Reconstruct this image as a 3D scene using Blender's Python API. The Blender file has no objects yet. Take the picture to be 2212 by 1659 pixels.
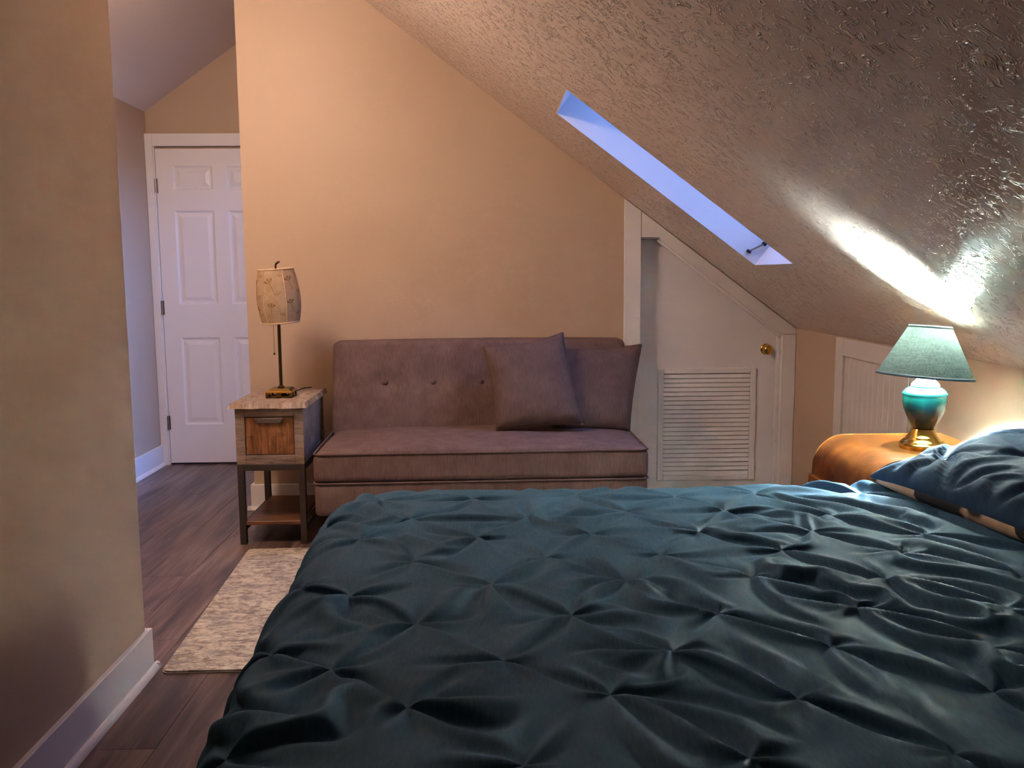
import bpy, bmesh, math, random
import numpy as np
from mathutils import Matrix, Vector

random.seed(7)
PI = math.pi
scene = bpy.context.scene
COL = scene.collection

# ------------------------------------------------------------------ camera
CAMZ = 1.230837
cam = bpy.data.cameras.new('camera')
cam.sensor_fit = 'HORIZONTAL'
cam.sensor_width = 36.0
cam.lens = 1950.19 / 2212 * 36.0
cam.clip_start = 0.02
cam_ob = bpy.data.objects.new('camera', cam)
COL.objects.link(cam_ob)
_p, _y, _r = 0.121429732, 0.0244153394, -0.00721814116
_f = Vector((math.sin(_y) * math.cos(_p), math.cos(_y) * math.cos(_p), -math.sin(_p)))
_rt = Vector((math.cos(_y), -math.sin(_y), 0))
_up = _rt.cross(_f)
_r2 = _rt * math.cos(_r) + _up * math.sin(_r)
_u2 = _up * math.cos(_r) - _rt * math.sin(_r)
cam_ob.matrix_world = Matrix(((_r2.x, _u2.x, -_f.x, 0), (_r2.y, _u2.y, -_f.y, 0), (_r2.z, _u2.z, -_f.z, CAMZ), (0, 0, 0, 1)))
scene.camera = cam_ob

# ------------------------------------------------------------------ sky and exposure
SKY = (0.17, 0.36, 1.0)      # evening sky above the horizon
GROUND = (0.05, 0.06, 0.08)  # dim ground below it
SKY_STRENGTH = 10.5
WARM_STRENGTH = 190.0
BULB_STRENGTH = 13500.0
world = bpy.data.worlds.new('dusk_sky')
scene.world = world
world.use_nodes = True
bg = world.node_tree.nodes['Background']
_nt = world.node_tree
_tc = _nt.nodes.new('ShaderNodeTexCoord'); _sx = _nt.nodes.new('ShaderNodeSeparateXYZ'); _cr = _nt.nodes.new('ShaderNodeValToRGB')
_nt.links.new(_tc.outputs['Generated'], _sx.inputs[0]); _nt.links.new(_sx.outputs[2], _cr.inputs[0]); _nt.links.new(_cr.outputs[0], bg.inputs[0])
_cr.color_ramp.elements[0].position = 0.0; _cr.color_ramp.elements[0].color = (*GROUND, 1)
_cr.color_ramp.elements[1].position = 0.06; _cr.color_ramp.elements[1].color = (*SKY, 1)
bg.inputs[1].default_value = SKY_STRENGTH
scene.view_settings.view_transform = 'Standard'
scene.view_settings.look = 'None'
scene.view_settings.gamma = 1.0
scene.view_settings.use_curve_mapping = False
scene.view_settings.exposure = 0.0
scene.cycles.sample_clamp_indirect = 350.0

# ------------------------------------------------------------------ material helpers
def srgb(r, g, b):
    def c(v):
        v /= 255.0
        return v / 12.92 if v <= 0.04045 else ((v + 0.055) / 1.055) ** 2.4
    return (c(r), c(g), c(b), 1.0)

class NT:
    def __init__(self, name):
        self.m = bpy.data.materials.new(name)
        self.m.use_nodes = True
        self.t = self.m.node_tree
        self.b = self.t.nodes['Principled BSDF']
        self.out = self.t.nodes['Material Output']
    def n(self, kind, **kw):
        nd = self.t.nodes.new(kind)
        for k, v in kw.items():
            if k in nd.inputs: nd.inputs[k].default_value = v
            else: setattr(nd, k, v)
        return nd
    def l(self, a, b): self.t.links.new(a, b)
    def coords(self, scale=(1, 1, 1), rot=(0, 0, 0), kind='Object'):
        tc = self.n('ShaderNodeTexCoord')
        mp = self.n('ShaderNodeMapping')
        mp.inputs['Scale'].default_value = scale
        mp.inputs['Rotation'].default_value = rot
        self.l(tc.outputs[kind], mp.inputs['Vector'])
        return mp.outputs['Vector']
    def noise(self, vec, scale, detail=3, rough=.5, dist=0.0):
        nd = self.n('ShaderNodeTexNoise')
        nd.inputs['Scale'].default_value = scale
        nd.inputs['Detail'].default_value = detail
        nd.inputs['Roughness'].default_value = rough
        nd.inputs['Distortion'].default_value = dist
        self.l(vec, nd.inputs['Vector'])
        return nd.outputs['Fac']
    def ramp(self, fac, stops):
        nd = self.n('ShaderNodeValToRGB')
        e = nd.color_ramp.elements
        while len(e) < len(stops): e.new(0.5)
        for el, (p, c) in zip(e, stops):
            el.position = p
            el.color = c if len(c) == 4 else (*c, 1)
        self.l(fac, nd.inputs[0])
        return nd.outputs[0]
    def math(self, op, a, b=None, clamp=False):
        nd = self.n('ShaderNodeMath', operation=op, use_clamp=clamp)
        for i, v in enumerate((a, b)):
            if v is None: continue
            if isinstance(v, (int, float)): nd.inputs[i].default_value = v
            else: self.l(v, nd.inputs[i])
        return nd.outputs[0]
    def mix(self, fac, a, b, mode='MIX'):
        nd = self.n('ShaderNodeMix', data_type='RGBA', blend_type=mode)
        for i, v in ((0, fac), (6, a), (7, b)):
            if isinstance(v, (int, float)): nd.inputs[i].default_value = v
            elif isinstance(v, tuple): nd.inputs[i].default_value = v
            else: self.l(v, nd.inputs[i])
        return nd.outputs[2]
    def bump(self, h, strength=.3, dist=.002):
        nd = self.n('ShaderNodeBump')
        nd.inputs['Strength'].default_value = strength
        nd.inputs['Distance'].default_value = dist
        self.l(h, nd.inputs['Height'])
        self.l(nd.outputs['Normal'], self.b.inputs['Normal'])
    def base(self, c):
        if isinstance(c, tuple): self.b.inputs['Base Color'].default_value = c
        else: self.l(c, self.b.inputs['Base Color'])
    def set(self, rough=None, metal=None, spec=None):
        if rough is not None: self.b.inputs['Roughness'].default_value = rough
        if metal is not None: self.b.inputs['Metallic'].default_value = metal
        if spec is not None: self.b.inputs['Specular IOR Level'].default_value = spec
        return self

M = {}
def plain(name, col, rough=.5, metal=0.0, spec=.5):
    k = NT(name); k.base(col); k.set(rough, metal, spec); M[name] = k.m; return k

def paint(name, col, rough, bscale, bstr, bdist):
    k = NT(name)
    k.base(col); k.set(rough)
    if bstr > .1: k.bump(k.noise(k.coords(), bscale, 1), bstr, bdist)
    M[name] = k.m

paint('wall_paint', srgb(186, 161, 138), .55, 130, .22, .002)
paint('hall_ceiling_paint', srgb(226, 212, 206), .5, 90, .3, .002)
paint('trim_paint', srgb(226, 220, 218), .32, 60, .05, .001)
paint('door_paint', srgb(228, 222, 222), .38, 220, .08, .001)
paint('panel_paint', srgb(210, 202, 196), .34, 60, .05, .001)

# knocked-down plaster on the sloping ceiling
k = NT('ceiling_texture')
v = k.coords()
a1 = k.noise(v, 19, 2, .55, 1.6)
r1 = k.math('SUBTRACT', 1.0, k.math('DIVIDE', k.math('ABSOLUTE', k.math('SUBTRACT', a1, .5)), .034), True)
a2 = k.noise(v, 34, 1, .5, 1.2)
r2 = k.math('SUBTRACT', 1.0, k.math('DIVIDE', k.math('ABSOLUTE', k.math('SUBTRACT', a2, .52)), .04), True)
mk = k.math('MULTIPLY', k.math('SUBTRACT', k.noise(v, 26, 1), .47), 9.0, True)
mk2 = k.math('MULTIPLY', k.math('SUBTRACT', k.noise(v, 40, 0), .50), 9.0, True)
rid = k.math('MAXIMUM', k.math('MULTIPLY', r1, mk), k.math('MULTIPLY', k.math('MULTIPLY', r2, mk2), .7))
rid = k.math('ADD', rid, k.math('MULTIPLY', k.noise(v, 150, 0), .10))
k.base(k.mix(k.math('MULTIPLY', k.noise(v, 2.0, 2), .3), srgb(216, 198, 184), srgb(204, 186, 172)))
k.set(.21, 0, .6)
k.bump(rid, 1.0, .0058)
M['ceiling_texture'] = k.m

# vinyl planks (each object its own tint)
k = NT('floor_plank')
oi = k.n('ShaderNodeObjectInfo')
tc = k.n('ShaderNodeTexCoord')
mp = k.n('ShaderNodeMapping')
mp.inputs['Scale'].default_value = (26, 1.7, 1)
k.l(tc.outputs['Object'], mp.inputs['Vector'])
cmb = k.n('ShaderNodeCombineXYZ')
k.l(k.math('MULTIPLY', oi.outputs['Random'], 37.0), cmb.inputs[0]); k.l(k.math('MULTIPLY', oi.outputs['Random'], 91.0), cmb.inputs[1])
k.l(cmb.outputs[0], mp.inputs['Location'])
g1 = k.noise(mp.outputs[0], 1.0, 6, .62, .8)
mp2 = k.n('ShaderNodeMapping'); mp2.inputs['Scale'].default_value = (5.0, .9, 1); k.l(tc.outputs['Object'], mp2.inputs['Vector']); k.l(cmb.outputs[0], mp2.inputs['Location'])
g2 = k.noise(mp2.outputs[0], 1.6, 3, .5, .6)
mp3 = k.n('ShaderNodeMapping'); mp3.inputs['Scale'].default_value = (120, 6, 1); k.l(tc.outputs['Object'], mp3.inputs['Vector']); k.l(cmb.outputs[0], mp3.inputs['Location'])
g3 = k.noise(mp3.outputs[0], 1.0, 3, .6)
c1 = k.ramp(g1, [(.36, srgb(56, 41, 36)), (.50, srgb(108, 84, 74)), (.64, srgb(164, 136, 124))])
c2 = k.ramp(g2, [(.38, srgb(56, 41, 36)), (.62, srgb(142, 116, 106))])
cc = k.mix(.5, c1, c2)
cc = k.mix(k.math('MULTIPLY', g3, .22), cc, srgb(66, 50, 44))
hs = k.n('ShaderNodeHueSaturation'); k.l(cc, hs.inputs['Color'])
k.l(k.math('ADD', k.math('MULTIPLY', oi.outputs['Random'], .42), .72), hs.inputs['Value'])
k.base(hs.outputs[0]); k.set(.36); k.bump(k.math('ADD', g1, k.math('MULTIPLY', g3, .5)), .12, .001)
M['floor_plank'] = k.m
plain('subfloor', srgb(40, 30, 26), .8)

# fabrics
def fabric(name, c1, c2, weave=900, rough=.9, bstr=.35, sheen=.04, mscale=14):
    k = NT(name); v = k.coords()
    n1 = k.noise(k.coords((260, 60, 30)), 1.0, 2)
    n2 = k.noise(v, mscale, 2)
    f = k.math('ADD', k.math('MULTIPLY', n1, .55), k.math('MULTIPLY', n2, .45))
    k.base(k.ramp(f, [(.32, c1), (.68, c2)]))
    k.set(rough, 0, .15)
    k.bump(n1, bstr, .0009)
    M[name] = k.m
fabric('sofa_linen', srgb(97, 77, 72), srgb(123, 100, 94))
fabric('cushion_linen', srgb(88, 69, 63), srgb(112, 90, 83))
fabric('piping_linen', srgb(92, 72, 66), srgb(114, 90, 82))
fabric('quilt_cotton', srgb(55, 90, 115), srgb(67, 108, 138), 1400, .68, .12, .06, 6)
fabric('sham_cotton', srgb(40, 66, 92), srgb(50, 80, 110), 1400, .75, .12, .06, 6)
fabric('mattress_ticking', srgb(190, 186, 178), srgb(206, 202, 194))

k = NT('sham_print'); v = k.coords()
ms = k.math('MULTIPLY', k.math('SUBTRACT', k.noise(k.coords((5, 9, 5)), 1.0, 2, .5, .6), .48), 30.0, True)
k.base(k.mix(ms, srgb(30, 34, 38), k.ramp(k.noise(v, 18, 3), [(.3, srgb(178, 150, 122)), (.7, srgb(214, 192, 166))]))); k.set(.8)
M['sham_print'] = k.m

# rug
k = NT('rug_pile'); v = k.coords()
br = k.noise(k.coords((20, 38, 1)), 1.0, 5, .66, 1.2)
n2 = k.noise(k.coords((60, 170, 1)), 1.0, 4, .65)
n3 = k.noise(k.coords((9, 13, 1)), 1.0, 3)
vb = k.n('ShaderNodeTexVoronoi', feature='F1', distance='CHEBYCHEV'); vb.inputs['Scale'].default_value = 1; k.l(k.coords((17, 30, 1)), vb.inputs['Vector'])
sep = k.n('ShaderNodeSeparateColor'); k.l(vb.outputs['Color'], sep.inputs[0])
f = k.math('ADD', k.math('MULTIPLY', br, .58), k.math('ADD', k.math('MULTIPLY', n2, .34), k.math('MULTIPLY', sep.outputs[0], .08)))
c = k.ramp(f, [(.40, srgb(132, 120, 112)), (.47, srgb(164, 150, 138)), (.53, srgb(196, 184, 166)), (.62, srgb(214, 204, 186))])
c = k.mix(k.math('MULTIPLY', k.math('SUBTRACT', n3, .54), 5.0, True), c, srgb(146, 138, 138))
k.base(c); k.set(.95, 0, .1); k.bump(k.math('ADD', f, k.math('MULTIPLY', k.noise(v, 700, 2), .4)), .6, .004)
M['rug_pile'] = k.m
plain('rug_binding', srgb(150, 136, 124), .9)

# woods
def wood(name, dark, mid, light, scale=(3, 40, 40), rough=.5, rot=(0, 0, 0), blotch=0.0, bstr=.15):
    k = NT(name); v = k.coords(scale, rot)
    g = k.noise(v, 1.0, 6, .62, 1.0)
    c = k.ramp(g, [(.3, dark), (.52, mid), (.74, light)])
    if blotch:
        b_ = k.noise(k.coords((13, 13, 20)), 1.0, 4, .6, .8)
        c = k.mix(k.math('MULTIPLY', k.math('SUBTRACT', b_, .48), 5 * blotch, True), c, dark)
    k.base(c); k.set(rough); k.bump(g, bstr, .0015)
    M[name] = k.m
wood('weathered_wood', srgb(112, 90, 74), srgb(158, 136, 116), srgb(190, 168, 146), (40, 9, 9), .6)
wood('weathered_rail', srgb(100, 82, 70), srgb(142, 120, 104), srgb(172, 150, 132), (9, 9, 60), .6)
wood('weathered_shaded_side', srgb(84, 78, 78), srgb(126, 118, 116), srgb(156, 148, 146), (40, 14, 12), .5)  # side wood greyed: its dim, bluish light is put into the colour
wood('drawer_wood', srgb(66, 38, 20), srgb(140, 90, 52), srgb(172, 122, 78), (50, 20, 7), .5, blotch=.5)
wood('shelf_wood', srgb(74, 46, 30), srgb(110, 72, 48), srgb(136, 92, 62), (4, 30, 30), .4)
wood('burl_veneer', srgb(58, 27, 9), srgb(108, 58, 20), srgb(146, 88, 36), (7, 9, 9), .34, blotch=.3, bstr=.02)
wood('burl_drawer', srgb(80, 38, 12), srgb(140, 78, 28), srgb(176, 110, 44), (9, 6, 30), .28, bstr=.03)
plain('veneer_edge', srgb(196, 160, 112), .25)
plain('dark_steel', srgb(78, 70, 64), .45, .55)
plain('pewter', srgb(120, 110, 102), .4, .6)
plain('black_rubber', srgb(18, 17, 17), .5)
plain('polished_brass', srgb(214, 170, 84), .12, 1.0)
plain('antique_brass', srgb(116, 88, 46), .28, 1.0)
plain('bronze_pole', srgb(92, 74, 50), .3, 1.0)
plain('nickel', srgb(150, 138, 124), .3, 1.0)
plain('white_plastic', srgb(226, 222, 214), .35)
plain('off_white_enamel', srgb(236, 232, 214), .3)
plain('sash_white', srgb(222, 222, 226), .4)
plain('chain_brass', srgb(130, 104, 60), .35, 1.0)
plain('print_sepia', srgb(142, 104, 64), .8)
plain('print_tan', srgb(176, 138, 94), .8)
plain('shade_trim', srgb(206, 172, 138), .7)

k = NT('printed_shade'); v = k.coords()
k.base(k.ramp(k.noise(v, 26, 4, .6, .5), [(.3, srgb(204, 172, 134)), (.7, srgb(226, 202, 168))])); k.set(.8, 0, .2)
k.bump(k.noise(v, 500, 2), .2, .0005); M['printed_shade'] = k.m

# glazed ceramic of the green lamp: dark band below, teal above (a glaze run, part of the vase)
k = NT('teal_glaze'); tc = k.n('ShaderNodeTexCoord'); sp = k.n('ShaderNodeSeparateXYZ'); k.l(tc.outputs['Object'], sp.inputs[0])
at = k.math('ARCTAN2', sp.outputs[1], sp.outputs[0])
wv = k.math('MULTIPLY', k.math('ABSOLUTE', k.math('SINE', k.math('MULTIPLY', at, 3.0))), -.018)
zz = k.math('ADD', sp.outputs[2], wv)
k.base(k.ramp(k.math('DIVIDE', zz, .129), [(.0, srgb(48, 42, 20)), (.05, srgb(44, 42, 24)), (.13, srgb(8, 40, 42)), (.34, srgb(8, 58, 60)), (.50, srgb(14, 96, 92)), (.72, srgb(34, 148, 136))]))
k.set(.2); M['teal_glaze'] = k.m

# translucent shades
def translucent(name, col, tcol, weave, amt, gap):
    k = NT(name)
    v = k.coords((220, 220, 30)); v2 = k.coords((24, 24, 500))
    w = k.math('MULTIPLY', k.math('ADD', k.noise(v, 1, 3), k.noise(v2, 1, 3)), .5)
    cd = k.ramp(w, [(.38, tuple(c * .55 for c in col[:3])), (.62, col)])
    ct = k.ramp(w, [(.38, tuple(c * .55 for c in tcol[:3])), (.62, tcol)])
    d = k.n('ShaderNodeBsdfDiffuse'); k.l(cd, d.inputs[0])
    t = k.n('ShaderNodeBsdfTranslucent'); k.l(ct, t.inputs[0])
    mx = k.n('ShaderNodeMixShader'); mx.inputs[0].default_value = amt
    k.l(d.outputs[0], mx.inputs[1]); k.l(t.outputs[0], mx.inputs[2])
    tp = k.n('ShaderNodeBsdfTransparent'); tp.inputs[0].default_value = (1, 1, 1, 1)
    m2 = k.n('ShaderNodeMixShader'); m2.inputs[0].default_value = gap      # open gaps of the weave
    k.l(mx.outputs[0], m2.inputs[1]); k.l(tp.outputs[0], m2.inputs[2]); k.l(m2.outputs[0], k.out.inputs[0])
    M[name] = k.m
translucent('green_shade_cloth', srgb(92, 108, 106), srgb(132, 158, 142), 900, .034, .0)
translucent('shade_lining', srgb(98, 106, 100), srgb(150, 160, 152), 900, .085, .0)
plain('green_shade_tape', srgb(58, 78, 88), .8)

def emissive(name, col, strength):
    k = NT(name); k.base((.8, .8, .8, 1)); k.b.inputs['Emission Color'].default_value = (*col, 1); k.b.inputs['Emission Strength'].default_value = strength; M[name] = k.m
emissive('lit_bulb', (.80, .97, 1.0), BULB_STRENGTH)
emissive('lit_bowl', (1.0, .80, .66), WARM_STRENGTH)

k = NT('window_glass'); k.t.nodes.remove(k.b)
tr = k.n('ShaderNodeBsdfTransparent'); gl = k.n('ShaderNodeBsdfGlossy'); gl.inputs['Roughness'].default_value = .02
fr = k.n('ShaderNodeFresnel'); mx = k.n('ShaderNodeMixShader')
k.l(fr.outputs[0], mx.inputs[0]); k.l(tr.outputs[0], mx.inputs[1]); k.l(gl.outputs[0], mx.inputs[2]); k.l(mx.outputs[0], k.out.inputs[0])
M['window_glass'] = k.m

# ------------------------------------------------------------------ mesh helpers
def link(name, me, parent=None, loc=None):
    o = bpy.data.objects.new(name, me)
    COL.objects.link(o)
    if parent is not None: o.parent = parent
    if loc is not None: o.location = loc
    return o

def obj(name, bm, mat, parent=None, smooth=False, loc=None, origin=None):
    """one mesh object from a bmesh given in world coordinates (origin = where the object's origin sits)"""
    o3 = Vector(origin) if origin is not None else (Vector(parent['_o']) if parent is not None and '_o' in parent else Vector((0, 0, 0)))
    bmesh.ops.recalc_face_normals(bm, faces=bm.faces)
    bmesh.ops.translate(bm, verts=bm.verts, vec=-o3)
    me = bpy.data.meshes.new(name)
    bm.to_mesh(me); bm.free()
    if mat: me.materials.append(M[mat] if isinstance(mat, str) else mat)
    if smooth:
        for p in me.polygons: p.use_smooth = True
        if smooth != 'all':
            try: me.set_sharp_from_angle(angle=math.radians(38))
            except Exception: pass
    o = link(name, me, parent)
    if parent is None: o.location = o3
    elif origin is not None and '_o' in parent: o.location = o3 - Vector(parent['_o'])
    o['_o'] = tuple(o3)
    return o

def thing(name, label, cat, loc, group=None):
    e = bpy.data.objects.new(name, None); COL.objects.link(e)
    e.location = loc; e.empty_display_size = .1
    e['label'] = label; e['category'] = cat; e['_o'] = tuple(loc)
    if group: e['group'] = group
    return e
def tag(o, label, cat, group=None):
    o['label'] = label; o['category'] = cat
    if group: o['group'] = group
    return o
def struct(o, label=None, cat=None):
    o['kind'] = 'structure'
    if label: o['label'] = label
    if cat: o['category'] = cat
    return o

def B(): return bmesh.new()
def box(bm, x0, x1, y0, y1, z0, z1):
    vs = [bm.verts.new(c) for c in ((x0, y0, z0), (x1, y0, z0), (x1, y1, z0), (x0, y1, z0), (x0, y0, z1), (x1, y0, z1), (x1, y1, z1), (x0, y1, z1))]
    for f in ((0, 3, 2, 1), (4, 5, 6, 7), (0, 1, 5, 4), (1, 2, 6, 5), (2, 3, 7, 6), (3, 0, 4, 7)):
        bm.faces.new([vs[i] for i in f])
    return bm
def bev(bm, off, seg=2):
    bmesh.ops.bevel(bm, geom=list(bm.edges), offset=off, segments=seg, profile=.5, affect='EDGES', clamp_overlap=True)
    return bm
def bx(x0, x1, y0, y1, z0, z1, off=0.0, seg=2):
    bm = box(B(), x0, x1, y0, y1, z0, z1)
    if off: bev(bm, off, seg)
    return bm
def prism(bm, pts, axis, a0, a1):
    """polygon pts (2D) extruded along axis: 'y' -> pts are (x,z); 'x' -> (y,z); 'z' -> (x,y)"""
    def P(p, a):
        return {'y': (p[0], a, p[1]), 'x': (a, p[0], p[1]), 'z': (p[0], p[1], a)}[axis]
    A = [bm.verts.new(P(p, a0)) for p in pts]; Bv = [bm.verts.new(P(p, a1)) for p in pts]
    bm.faces.new(A); bm.faces.new(Bv[::-1])
    n = len(pts)
    for i in range(n): bm.faces.new((A[i], A[(i + 1) % n], Bv[(i + 1) % n], Bv[i]))
    return bm
def lathe(bm, prof, c, seg=40, cap=True):
    rings = []
    for r, z in prof:
        rings.append([bm.verts.new((c[0] + r * math.cos(2 * PI * i / seg), c[1] + r * math.sin(2 * PI * i / seg), c[2] + z)) for i in range(seg)])
    for a, b in zip(rings, rings[1:]):
        for i in range(seg): bm.faces.new((a[i], a[(i + 1) % seg], b[(i + 1) % seg], b[i]))
    if cap:
        if prof[0][0] > 1e-6: bm.faces.new(rings[0][::-1])
        if prof[-1][0] > 1e-6: bm.faces.new(rings[-1])
    return bm
def tube(bm, pts, r, seg=8, closed=False):
    pts = [Vector(p) for p in pts]; n = len(pts); rings = []
    up = Vector((0, 0, 1))
    for i, p in enumerate(pts):
        if closed: t = (pts[(i + 1) % n] - pts[i - 1]).normalized()
        else: t = (pts[min(i + 1, n - 1)] - pts[max(i - 1, 0)]).normalized()
        a = t.cross(up)
        if a.length < 1e-4: a = t.cross(Vector((0, 1, 0)))
        a.normalize(); b = t.cross(a)
        rr = r[i] if isinstance(r, (list, tuple)) else r
        rings.append([bm.verts.new(p + (a * math.cos(2 * PI * j / seg) + b * math.sin(2 * PI * j / seg)) * rr) for j in range(seg)])
    m = n if closed else n - 1
    for i in range(m):
        A, Bq = rings[i], rings[(i + 1) % n]
        for j in range(seg): bm.faces.new((A[j], A[(j + 1) % seg], Bq[(j + 1) % seg], Bq[j]))
    if not closed:
        bm.faces.new(rings[0][::-1]); bm.faces.new(rings[-1])
    return bm
def rbox(c, h, r, fn=None, m=12, kk=4):
    """rounded box as a grid, fn(p, t) may move points; t in [-1,1]^3"""
    bm = B(); c = Vector(c)
    def ax(hh):
        e = [hh - r + r * math.sin(PI / 2 * i / kk) for i in range(1, kk + 1)]
        inner = [-(hh - r) + 2 * (hh - r) * i / m for i in range(m + 1)]
        return [-q for q in e[::-1]] + inner + e
    A = [ax(q) for q in h]
    vert = {}
    def V(i, j, k2):
        key = (i, j, k2)
        if key not in vert:
            p = Vector((A[0][i], A[1][j], A[2][k2]))
            q = Vector([max(-(h[d] - r), min(h[d] - r, p[d])) for d in range(3)])
            d = p - q
            if d.length > 1e-9:
                # cube-like offset -> sphere-like offset
                w = Vector([x / r for x in d]); mx = max(abs(x) for x in w)
                d = d.normalized() * r * mx
            t = Vector([p[d2] / h[d2] for d2 in range(3)])
            p = q + d
            if fn: p = fn(p, t)
            vert[key] = bm.verts.new(c + p)
        return vert[key]
    n = len(A[0]) - 1
    for a in range(3):
        b, d = (a + 1) % 3, (a + 2) % 3
        for s in (0, n):
            for i in range(n):
                for j in range(n):
                    q = []
                    for (u, v2) in ((i, j), (i + 1, j), (i + 1, j + 1), (i, j + 1)):
                        ix = [0, 0, 0]; ix[a] = s; ix[b] = u; ix[d] = v2
                        q.append(V(*ix))
                    bm.faces.new(q)
    return bm

# ------------------------------------------------------------------ room shell
SW = 4.72                    # sofa wall plane
XE, ZE, SL = 1.612, 0.935, 0.746   # eave and slope of the right ceiling
RX = -1.13                   # ridge
RZ = ZE + SL * (XE - RX)
HX, HZ = -2.162, 2.264       # hall wall, its ceiling edge
HSL = (RZ - HZ) / (RX - HX)
HY = 5.92                    # end wall of the hall
BY = -.80                   # wall behind the camera
LX, LY = -1.086, 2.735       # partition face and its end
def cz(x): return ZE + SL * (XE - x)
def hz(x): return HZ + HSL * (x - HX)

floor = struct(obj('floor', bx(HX - .1, XE + .1, BY - .1, HY + .1, -.06, -.0065), 'subfloor'), 'dark brown wood plank floor of the attic room', 'floor')
# planks run in depth; joints as in the photograph where they show
PW, PLN = .182, 1.22
plank_me = {}
def plank_mesh(L):
    key = round(L, 3)
    if key not in plank_me:
        bm = B(); w, c, t = PW / 2 - .0004, .0009, .006
        lo = [bm.verts.new(p) for p in ((-w, .0005, -t), (w, .0005, -t), (w, L - .0005, -t), (-w, L - .0005, -t))]
        mi = [bm.verts.new((v.co.x, v.co.y, -c)) for v in lo]
        hi = [bm.verts.new(p) for p in ((-w + c, c, 0), (w - c, c, 0), (w - c, L - c, 0), (-w + c, L - c, 0))]
        for a, b in ((lo, mi), (mi, hi)):
            for i in range(4): bm.faces.new((a[i], a[(i + 1) % 4], b[(i + 1) % 4], b[i]))
        bm.faces.new(hi); bm.faces.new(lo[::-1])
        me = bpy.data.meshes.new('plank'); bm.to_mesh(me); bm.free(); me.materials.append(M['floor_plank'])
        plank_me[key] = me
    return plank_me[key]
rows = int(math.ceil((XE - HX) / PW))
offs = [.0, .52, .97, .31, .78, .12, .62, 1.08, .42, .90, .22, .70, .05, .56, 1.0, .35, .82, .17, .66, 1.12, .47, .93]
for i in range(rows):
    xc = HX + PW * (i + .5)
    ymin = BY if xc > LX - .05 else 2.62
    y = BY - 1.22 + offs[i % len(offs)] * 1.0
    while y < HY:
        y0, y1 = max(y, ymin), min(y + PLN, HY)
        if y1 - y0 > .03: link('plank', plank_mesh(y1 - y0), floor, (xc, y0, 0))
        y += PLN

# sofa wall with the slanted opening
DX0, DX1 = .791, 1.545
bm = B()
prism(bm, [(-1.254, 0), (DX0, 0), (DX0, cz(DX0) + .02), (RX, RZ + .02), (-1.254, hz(-1.254) + .02)], 'y', SW, SW + .13)
prism(bm, [(DX0, 1.413), (.887, 1.413), (DX1, .905), (DX1, cz(DX1) + .02), (DX0, cz(DX0) + .02)], 'y', SW, SW + .13)
prism(bm, [(DX1, 0), (XE + .1, 0), (XE + .1, cz(XE + .1) + .02), (DX1, cz(DX1) + .02)], 'y', SW, SW + .13)
struct(obj('wall_back', bm, 'wall_paint'), 'tan painted gable wall behind the brown sofa', 'wall')
WY0, WY1, WZ0, WZ1 = 4.92, 5.78, .15, 2.0
bm = B()
box(bm, -1.254, -1.13, SW + .13, WY0, 0, 2.9); box(bm, -1.254, -1.13, WY1, HY + .1, 0, 2.9)
box(bm, -1.254, -1.13, WY0, WY1, 0, WZ0); box(bm, -1.254, -1.13, WY0, WY1, WZ1, 2.9)
struct(obj('wall_hall_right', bm, 'wall_paint'), 'tan hallway wall running back from the sofa wall corner', 'wall')
bm = prism(B(), [(HX - .1, 0), (-1.13, 0), (-1.13, RZ), (HX - .1, hz(HX - .1))], 'y', HY, HY + .1)
struct(obj('wall_hall_end', bm, 'wall_paint'), 'tan wall above and around the white six-panel door', 'wall')
struct(obj('wall_hall_left', bx(HX - .1, HX, 2.6, HY, 0, HZ + .02), 'wall_paint'), 'low hallway side wall washed in blue daylight', 'wall')
bm = prism(B(), [(HX, 0), (LX - .12, 0), (LX - .12, hz(LX - .12) + .02), (HX, HZ + .02)], 'y', LY - .12, LY)
struct(obj('wall_hall_front', bm, 'wall_paint'), 'hallway wall behind the near partition', 'wall')
bm = prism(B(), [(BY - .1, 0), (LY, 0), (LY, 2.96), (BY - .1, 2.96)], 'x', LX - .12, LX)
struct(obj('wall_left', bm, 'wall_paint'), 'near partition wall filling the left edge', 'wall')
struct(obj('wall_right', bx(XE, XE + .1, BY - .1, SW, 0, ZE + .01), 'wall_paint'), 'low knee wall under the sloping ceiling', 'wall')
bm_f = prism(B(), [(LX, 0), (XE, 0), (XE, ZE + .02), (LX, cz(LX) + .02)], 'y', BY - .1, BY)
struct(obj('wall_sky_block', bx(.70, XE + .1, SW + .1301, SW + .19, 0, 1.6), 'wall_paint'), 'added wall behind the slanted louvred door, keeps out the sky', 'wall')  # unseen panel added to stop sky light leaking round the closet door
struct(obj('wall_front', bm_f, 'wall_paint'), 'wall behind the viewer', 'wall')

# sloping ceiling with the skylight opening; local frame: s along the slope, n outwards
TH = .27
_cl = math.sqrt(1 + SL * SL)
DS = Vector((-1 / _cl, 0, SL / _cl)); DN = Vector((SL / _cl, 0, 1 / _cl))
def cp(s, y, n): return Vector((XE, 0, ZE)) + DS * s + DN * n + Vector((0, y, 0))
def cbox(bm, s0, s1, y0, y1, n0, n1):
    vs = [bm.verts.new(cp(*c)) for c in ((s0, y0, n0), (s1, y0, n0), (s1, y1, n0), (s0, y1, n0), (s0, y0, n1), (s1, y0, n1), (s1, y1, n1), (s0, y1, n1))]
    for f in ((0, 3, 2, 1), (4, 5, 6, 7), (0, 1, 5, 4), (1, 2, 6, 5), (2, 3, 7, 6), (3, 0, 4, 7)): bm.faces.new([vs[i] for i in f])
    return bm
def s_of(x): return (XE - x) * _cl
SK0, SK1 = s_of(1.176), s_of(.296)
SY0, SY1 = 3.482, 3.99
SMAX = s_of(RX)
bm = B()
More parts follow.
